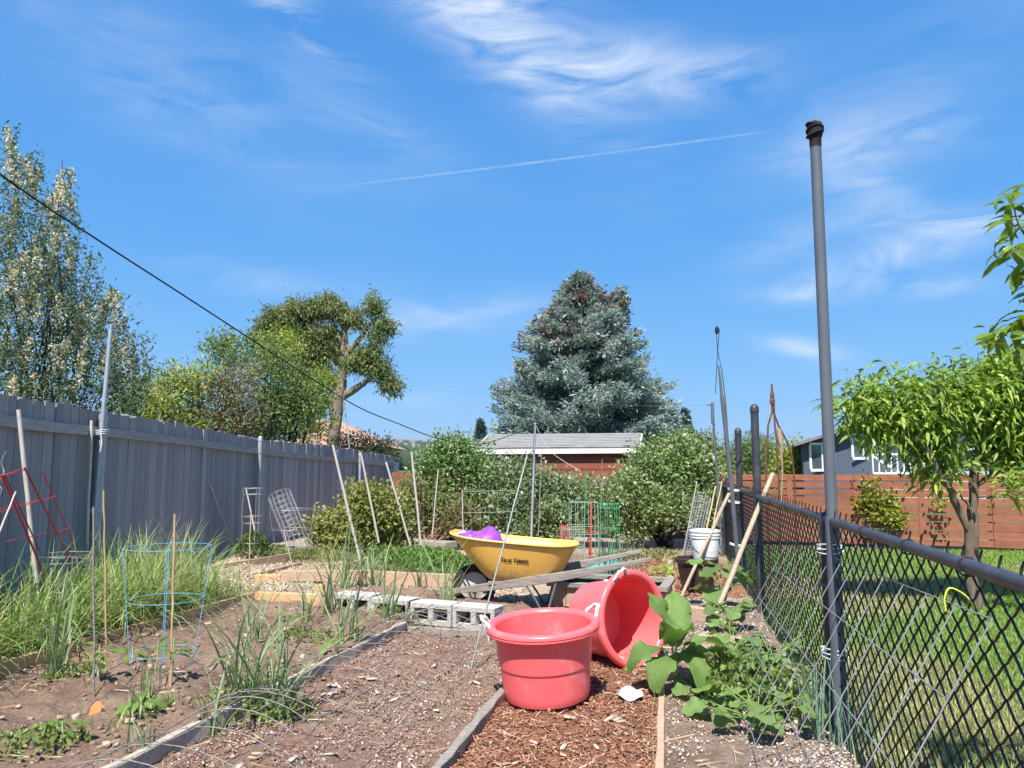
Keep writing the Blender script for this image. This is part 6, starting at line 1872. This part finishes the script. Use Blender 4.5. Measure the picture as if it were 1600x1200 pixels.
tallgrass('dry_grass', 'dry tufts of straw grass along the worn path boards', 260, lambda x_, y_: (np.abs(x_ - x_rb(y_)) < .05) | ((np.abs(x_ - x_mid(y_)) < .06) & (y_ < 3.9)), (-.5, 1.1), (3.3, 4.7), (.08, .24), [(.42, .35, .17), (.35, .33, .14), (.25, .28, .09)], wr_=(.003, .005))
# carrot greens
def mound(name, label, cx, cy, rx, ry, h, n, L_, cols, seed, z0=0.0):
    rr_ = np.random.RandomState(seed)
    a = rr_.uniform(0, 6.28, n); q = rr_.rand(n) ** .5
    x_, y_ = cx + rx * q * np.cos(a), cy + ry * q * np.sin(a)
    z = hg(x_, y_, False) + z0 + h * (1 - q ** 3) * rr_.rand(n) ** .6
    D = nrm(rr_.normal(size=(n, 3)) * .7 + [0, 0, .6])
    v, f = leaf_geo(np.stack([x_, y_, z], 1), D, nrm(rr_.normal(size=(n, 3)) + [0, 0, .8]), L_ * rr_.uniform(.6, 1.4, n), L_ * .45 * rr_.uniform(.6, 1.4, n))
    o = link(name, np_mesh(name, v, f, LEAF, np.repeat(pick(cols, n, .25, None, rr_), 4, 0)))
    return tag(o, label, 'vegetable greens', kind='stuff')
c = G(645, 893); mound('carrot_greens', 'low bright green carrot tops filling the far bed', c.x, c.y + .35, .85, .75, .26, 7500, .055, [(.13, .25, .05), (.17, .30, .06), (.10, .19, .04), (.22, .32, .09)], 5)
c = P(475, 862, 10.6); mound('ground_herbs', 'low pale green herbs at the foot of the grey fence', c.x, c.y, .75, .35, .10, 1800, .05, [(.22, .27, .08), (.27, .3, .11), (.16, .21, .06)], 6, .05)
c = P(395, 870, 10.3); mound('ground_herbs', 'dark feathery plant at the foot of the fence post', c.x, c.y, .25, .25, .28, 900, .06, [(.09, .14, .04), (.13, .19, .05)], 7, .05)
c = P(985, 862, 11.3); mound('dry_weeds', 'straw coloured weeds before the blossoming hedge', c.x + .3, c.y, .9, .5, .12, 1500, .06, [(.30, .28, .12), (.22, .24, .09), (.38, .33, .17)], 8)

# ------------------------------------------------------------------ single plants
GARL = leafmat('garlic_leaf', (.22, .30, .14), .3, .45, .4, False, .25)
ONION = leafmat('onion_leaf', (.17, .27, .19), .25, .4, .45, False, .2)
def strap(L_, Wd, lean, bend, seed, mat, K=7):
    rr_ = random.Random(seed); vs, fs = [], []; x_ = z_ = 0.0
    for k in range(K + 1):
        u = k / K; w = Wd * (.55 + .6 * u) * (1 - u) ** .75 if u < 1 else 0
        w = max(w, .0006)
        vs += [(x_ , -w, z_), (x_ + w * .45, 0, z_ - w * .2), (x_, w, z_)]
        th = lean + bend * u ** 1.6
        x_ += math.sin(th) * L_ / K; z_ += math.cos(th) * L_ / K
    for k in range(K):
        a_ = 3 * k; fs += [(a_, a_ + 1, a_ + 4, a_ + 3), (a_ + 1, a_ + 2, a_ + 5, a_ + 4)]
    mb = MB(); mb.add(vs, fs, True); return mb.mesh('leaf', mat)
DRYL = leafmat('dry_garlic_leaf', (.46, .40, .17), .3, .6, .3, False, .2)
GL = [strap(.55, .0100, l_, b_, k, GARL) for k, (l_, b_) in enumerate(((.05, .3), (.15, .7), (.3, .9), (.4, 1.5), (.12, 1.9), (.5, .5), (.25, 2.4), (.1, 1.2), (.35, 2.0)))] + [strap(.34, .008, .6, 1.6, 99, DRYL)]
def garlic(label, px, py, n_, sc, seed, group='garlic plants in the near bed', Y_=None, dry=0, z_=.07):
    b_ = G(px, py, z_) if Y_ is None else P(px, py, Y_)
    b_.z = gz(b_.x, b_.y) - .01
    root = thing('garlic_plant', label, 'garlic', b_, group=group); rr_ = random.Random(seed)
    sc *= 1.22
    for k in range(int(n_ * 2.2)):
        o = link('leaf', GL[rr_.randrange(10)], root); s_ = sc * rr_.uniform(.4, 1.15)
        o.scale = (s_, s_, s_); o.rotation_euler = (rr_.uniform(-.15, .15), rr_.uniform(-.15, .15), rr_.uniform(0, 6.28)); o.location = (rr_.uniform(-.05, .05), rr_.uniform(-.05, .05), 0)
    mb = MB(); mb.tube([(0, 0, -.01), (0, 0, .05), (.004, 0, .12 * sc)], [.011, .010, .006], 7); link('stem', mb.mesh('stem', GARL), root)
garlic('stout leek like garlic plant at the edge of the tall grass', 85, 1062, 13, 1.15, 1)
garlic('garlic clump just behind the grey board near the picture foot', 384, 1098, 17, 1.15, 2)
garlic('lush garlic clump growing on the grey board itself', 432, 1100, 17, 1.15, 3)
garlic('short garlic with a yellow leaf before the two lush clumps', 330, 1128, 8, .75, 4)
garlic('sparse garlic standing in the middle of the brown bed', 535, 1010, 9, 1.0, 5)
garlic('garlic before the second block core', 606, 975, 11, 1.0, 6)
garlic('garlic leaning over the grey board end', 555, 1008, 8, .95, 7)
garlic('bushy garlic in front of the first concrete block', 512, 962, 11, 1.1, 8)
garlic('garlic clump in front of the third concrete block', 698, 966, 11, .95, 9, z_=.03)
garlic('thin garlic behind the row of blocks', 655, 925, 10, 1.05, 10, z_=0)
garlic('garlic sprig at the far pine timber', 540, 925, 11, 1.2, 11, z_=0)
garlic('wispy garlic beside the barrow wheel', 716, 945, 6, .7, 12, z_=0)
garlic('garlic at the pine corner of the bed', 478, 972, 7, .75, 13)
garlic('young garlic beside the thin cane', 400, 1010, 8, .8, 14)
garlic('small weedy garlic near the orange tag', 232, 1090, 7, .55, 15)
garlic('low garlic shoot at the bottom of the brown bed', 222, 1170, 8, .5, 16)
garlic('garlic among the straw grass behind the timbers', 575, 900, 10, .9, 17, z_=.03)
garlic('dry garlic beside the flat grey plank', 585, 935, 10, 1.1, 18, z_=0)
garlic('tall garlic before the stake at the far bed', 560, 915, 8, 1.0, 19, z_=0)
for k, (px, py, rx, n_) in enumerate(((410, 1095, .3, 420), (60, 1170, .22, 260), (235, 1120, .16, 160), (480, 1000, .2, 160), (120, 1060, .2, 160), (640, 965, .3, 160))):
    c = G(px, py, .07); mound('small_weeds', ('low weeds round the lush garlic clumps', 'low weeds in the near corner of the garlic bed', 'sprigs of weed past the orange tag', 'weeds in the middle of the brown bed', 'weeds along the pine board', 'weeds before the concrete blocks')[k], c.x, c.y, rx, rx * .8, .07, n_, .04, [(.20, .28, .08), (.27, .33, .12), (.15, .21, .06)], 50 + k, .01)
# onions by the wheelbarrow handles and by the chain link
OL_ = [strap(.5, .009, l_, b_, 20 + k, ONION) for k, (l_, b_) in enumerate(((.03, .1), (.1, .15), (.15, .35), (.22, .2)))]
def onion(label, b_, n_, sc, seed, group):
    b_ = Vector(b_); b_.z = gz(b_.x, b_.y) - .01
    root = thing('onion_plant', label, 'onion', b_, group=group); rr_ = random.Random(seed)
    for k in range(n_):
        o = link('leaf', OL_[rr_.randrange(4)], root); s_ = sc * rr_.uniform(.6, 1.1); o.scale = (s_ * 1.2, s_ * 1.2, s_); o.rotation_euler = (0, 0, rr_.uniform(0, 6.28))
        o.location = (rr_.uniform(-.05, .05), rr_.uniform(-.05, .05), 0)
for k, (px, dy) in enumerate(((948, 0), (958, .1), (968, -.05), (977, .08), (986, 0), (940, .15))):
    onion('%s onion clump from the green cages, in the row behind the barrow handles' % ('second', 'third', 'fourth', 'fifth', 'sixth', 'first')[k], P(px, 880, 8.9 + dy), 7, 1.15, 30 + k, 'onion row behind the barrow handles')
for k, (px, py) in enumerate(((1290, 1175), (1330, 1190), (1265, 1150), (1350, 1165))):
    onion(('grey green onion clump standing before the near fence pipe', 'grey green onion clump between the fence pipe and the picture foot', 'onion clump at the squash side of the near fence pipe', 'onion clump on the lawn side of the near fence pipe')[k], G(px, py), 13, .85, 40 + k, 'onions at the foot of the near fence post')
# broad leaved plants
DOCK = leafmat('dock_leaf', (.15, .25, .065), .3, .6, .25, False, .15)
SQ = leafmat('squash_leaf', (.16, .25, .07), .32, .5, .35, False, .2)
def dprof(u): return (math.sin(math.pi * min(1, u * .93 + .05)) ** .62) * (1.0 - .25 * u)
DK = [leaf_mesh('leaf', .36, .23, DOCK, 12, 9, d_, .18, .8, dprof, k) for k, d_ in enumerate((.7, 1.3, 1.9))]
rib = surf('pale_leaf_rib', (.42, .48, .26), (.48, .54, .3), 10, .5)
STALK = surf('green_stalk', (.20, .29, .10), (.25, .34, .13), 10, .5)
db = G(1056, 1088); db.z = gz(db.x, db.y)
dock = thing('dock_plant', 'upright plant with big wavy crinkled leaves before the tipped tub', 'plant', db)
rr_ = random.Random(8)
for (px, py, dx, dy, dz, sc, v_) in ((1050, 1010, .05, -.35, .75, 1.0, 1), (1035, 1015, -.75, -.3, .35, .8, 2), (1070, 1010, .65, -.2, .4, .95, 1), (1058, 1000, .1, .3, .9, .9, 0), (1062, 1020, .35, -.6, .1, .9, 2), (1045, 1025, -.35, -.6, .2, .85, 2), (1075, 1020, .8, .1, .35, .8, 1), (1048, 990, -.2, .1, .9, .75, 0)):
    b_ = P(px, py, db.y - .02)
    lf = place_leaf(DK[v_], dock, b_, (dx, dy, dz), rr_.uniform(-.3, .3), sc)
    mb = MB(); mb.tube([(0, 0, 0), (rr_.uniform(-.01, .01), 0, .12), b_ - db], [.009, .008, .005], 6); link('stalk', mb.mesh('stalk', rib), dock)
def sqprof(u): return (math.sin(math.pi * min(1, u * .88 + .12)) ** .55) * (1 + .10 * math.sin(u * 17))
SL = [leaf_mesh('leaf', .2, .23, SQ, 9, 7, d_, .12, .45, sqprof, 10 + k) for k, d_ in enumerate((.4, .8, .6, 1.1))]
def broad(label, base, n_, rad, hgt, sc, seed, name='squash_plant', cat='squash', lv=SL, group=None, stm=True):
    base = Vector(base); base.z = gz(base.x, base.y)
    root = thing(name, label, cat, base, group=group); rr_ = random.Random(seed)
    for k in range(n_):
        a_ = 6.28 * k / n_ + rr_.uniform(-.4, .4); rr = rad * rr_.uniform(.15, 1) ** .7
        tip = Vector((rr * math.cos(a_), rr * math.sin(a_), hgt * rr_.uniform(.35, 1)))
        place_leaf(lv[rr_.randrange(len(lv))], root, base + tip, (math.cos(a_) * .9, math.sin(a_) * .9, rr_.uniform(-.1, .35)), rr_.uniform(-.4, .4), sc * rr_.uniform(.6, 1.15))
        if stm:
            mb = MB(); mb.tube([(0, 0, 0), (tip.x * .35, tip.y * .35, tip.z * .7), tip], [.004, .0035, .0025], 5); link('stalk', mb.mesh('stalk', STALK), root)
broad('sprawling squash plant with broad leaves by the fence foot near the picture edge', G(1185, 1155), 26, .22, .22, .52, 1)
broad('squash plant with large leaves spreading under the wire panel', G(1210, 1075), 32, .25, .28, .56, 2)
broad('squash plant with crowded leaves at the short faded timber', G(1150, 1055), 24, .2, .24, .55, 3)
broad('small broad leaved seedling beside the worn edging board', G(1085, 1098), 5, .09, .06, .55, 4)
broad('low squash seedling under the wire panel shade', G(1120, 1130), 6, .13, .10, .6, 5)
broad('rhubarb like plant with dark wide leaves beside the brown pot', G(1130, 960), 16, .22, .45, .9, 6)
broad('leafy green plant at the foot of the leaning tool handle', G(1142, 992), 12, .18, .24, .7, 7)
LET = leafmat('lettuce_leaf', (.24, .36, .06), .4, .45, .35, False, .12)
LTL = [leaf_mesh('leaf', .17, .12, LET, 6, 5, .5, .3, .6, dprof, 30 + k) for k in range(3)]
broad('bright lime green lettuce clump behind the tipped tub', P(1050, 880, 9.2), 16, .16, .20, 1.1, 8, 'lettuce_plant', 'lettuce', LTL, None, False)
PEPL = leafmat('pepper_leaf', (.16, .25, .05), .35, .35, .45, False, .2)
PLV = [leaf_mesh('leaf', .085, .04, PEPL, 6, 3, d_, .3, .2, dprof, 40 + k) for k, d_ in enumerate((.5, 1.0, .8))]
def pepper(label, px, py, n_, h_, seed, z_=.08):
    b_ = G(px, py, z_); b_.z = gz(b_.x, b_.y); root = thing('pepper_plant', label, 'pepper plant', b_); rr_ = random.Random(seed)
    mb = MB(); mb.tube([(0, 0, -.02), (.004, .002, h_ * .5), (0, 0, h_)], [.006, .005, .003], 6); link('stem', mb.mesh('stem', rib), root)
    for k in range(n_):
        a_ = 2.4 * k; z1 = h_ * rr_.uniform(.45, 1.0)
        place_leaf(PLV[rr_.randrange(3)], root, b_ + Vector((.035 * math.cos(a_), .035 * math.sin(a_), z1)), (math.cos(a_), math.sin(a_), rr_.uniform(-.25, .35)), rr_.uniform(-.4, .4), rr_.uniform(.7, 1.25))
pepper('young pepper plant inside the blue cage', 268, 1072, 14, .20, 1)
pepper('young pepper plant with drooping leaves beside the orange tag', 152, 1072, 12, .17, 2)
pepper('little pepper seedling at the pine board', 205, 1045, 9, .12, 3)
pepper('small leafy seedling in the brown bed by the grey board', 508, 1022, 11, .11, 4)
pepper('seedling with pale leaves just past the orange tag', 218, 1130, 8, .10, 5)
pepper('bushy seedling under the near garlic shoot', 95, 1165, 10, .09, 6)
pepper('wilted drooping seedling before the pine corner', 452, 985, 11, .16, 7)
c = G(1165, 1090); mound('leafy_weeds', 'tangle of small leaved weeds between the squash plants', c.x, c.y, .33, .5, .22, 1500, .05, [(.18, .26, .07), (.24, .31, .10), (.14, .2, .06)], 15)
c = G(1290, 1110); mound('leafy_weeds', 'pale weeds at the foot of the near fence pipe', c.x - .1, c.y, .2, .4, .2, 700, .05, [(.22, .28, .11), (.28, .33, .15)], 16)
# yellow green vine on the brown fence
r_ = np.random.RandomState(131)
vb = [blob(1362, 765, 12.9, 16, 18), blob(1358, 790, 12.9, 20, 14), blob(1385, 805, 12.7, 22, 12), blob(1400, 812, 12.6, 16, 10), blob(1470, 780, 12.4, 10, 14), blob(1385, 780, 12.8, 14, 10)]
b0 = P(1375, 850, 12.7); b0.z = 0
plant('young_vine', 'yellow green vine sprawling up the brown fence behind the lawn', 'vine', b0, crown_geo(vb, 150, 8, .075, .05, [(.24, .28, .04), (.30, .32, .06), (.18, .22, .04)], .08, r_), stems_to(b0, vb, 6, .012, r_), BARK)

# ------------------------------------------------------------------ the hazy summer air over the valley
mb = MB(); mb.box((0, 3400, 110), (16000, 7700, 236))
hz_o = link('haze', mb.mesh('haze', None))
hm = bpy.data.materials.new('summer_haze'); hm.use_nodes = True
ht_ = hm.node_tree; ht_.nodes.clear()
ho = ht_.nodes.new('ShaderNodeOutputMaterial'); hv = ht_.nodes.new('ShaderNodeVolumePrincipled')
hv.inputs['Color'].default_value = (.80, .88, 1.0, 1); hv.inputs['Density'].default_value = .00010; hv.inputs['Anisotropy'].default_value = .2
ht_.links.new(hv.outputs[0], ho.inputs['Volume'])
hz_o.data.materials.clear(); hz_o.data.materials.append(hm)
tag(hz_o, 'thin blue summer haze over the valley and hills', 'haze', kind='stuff')
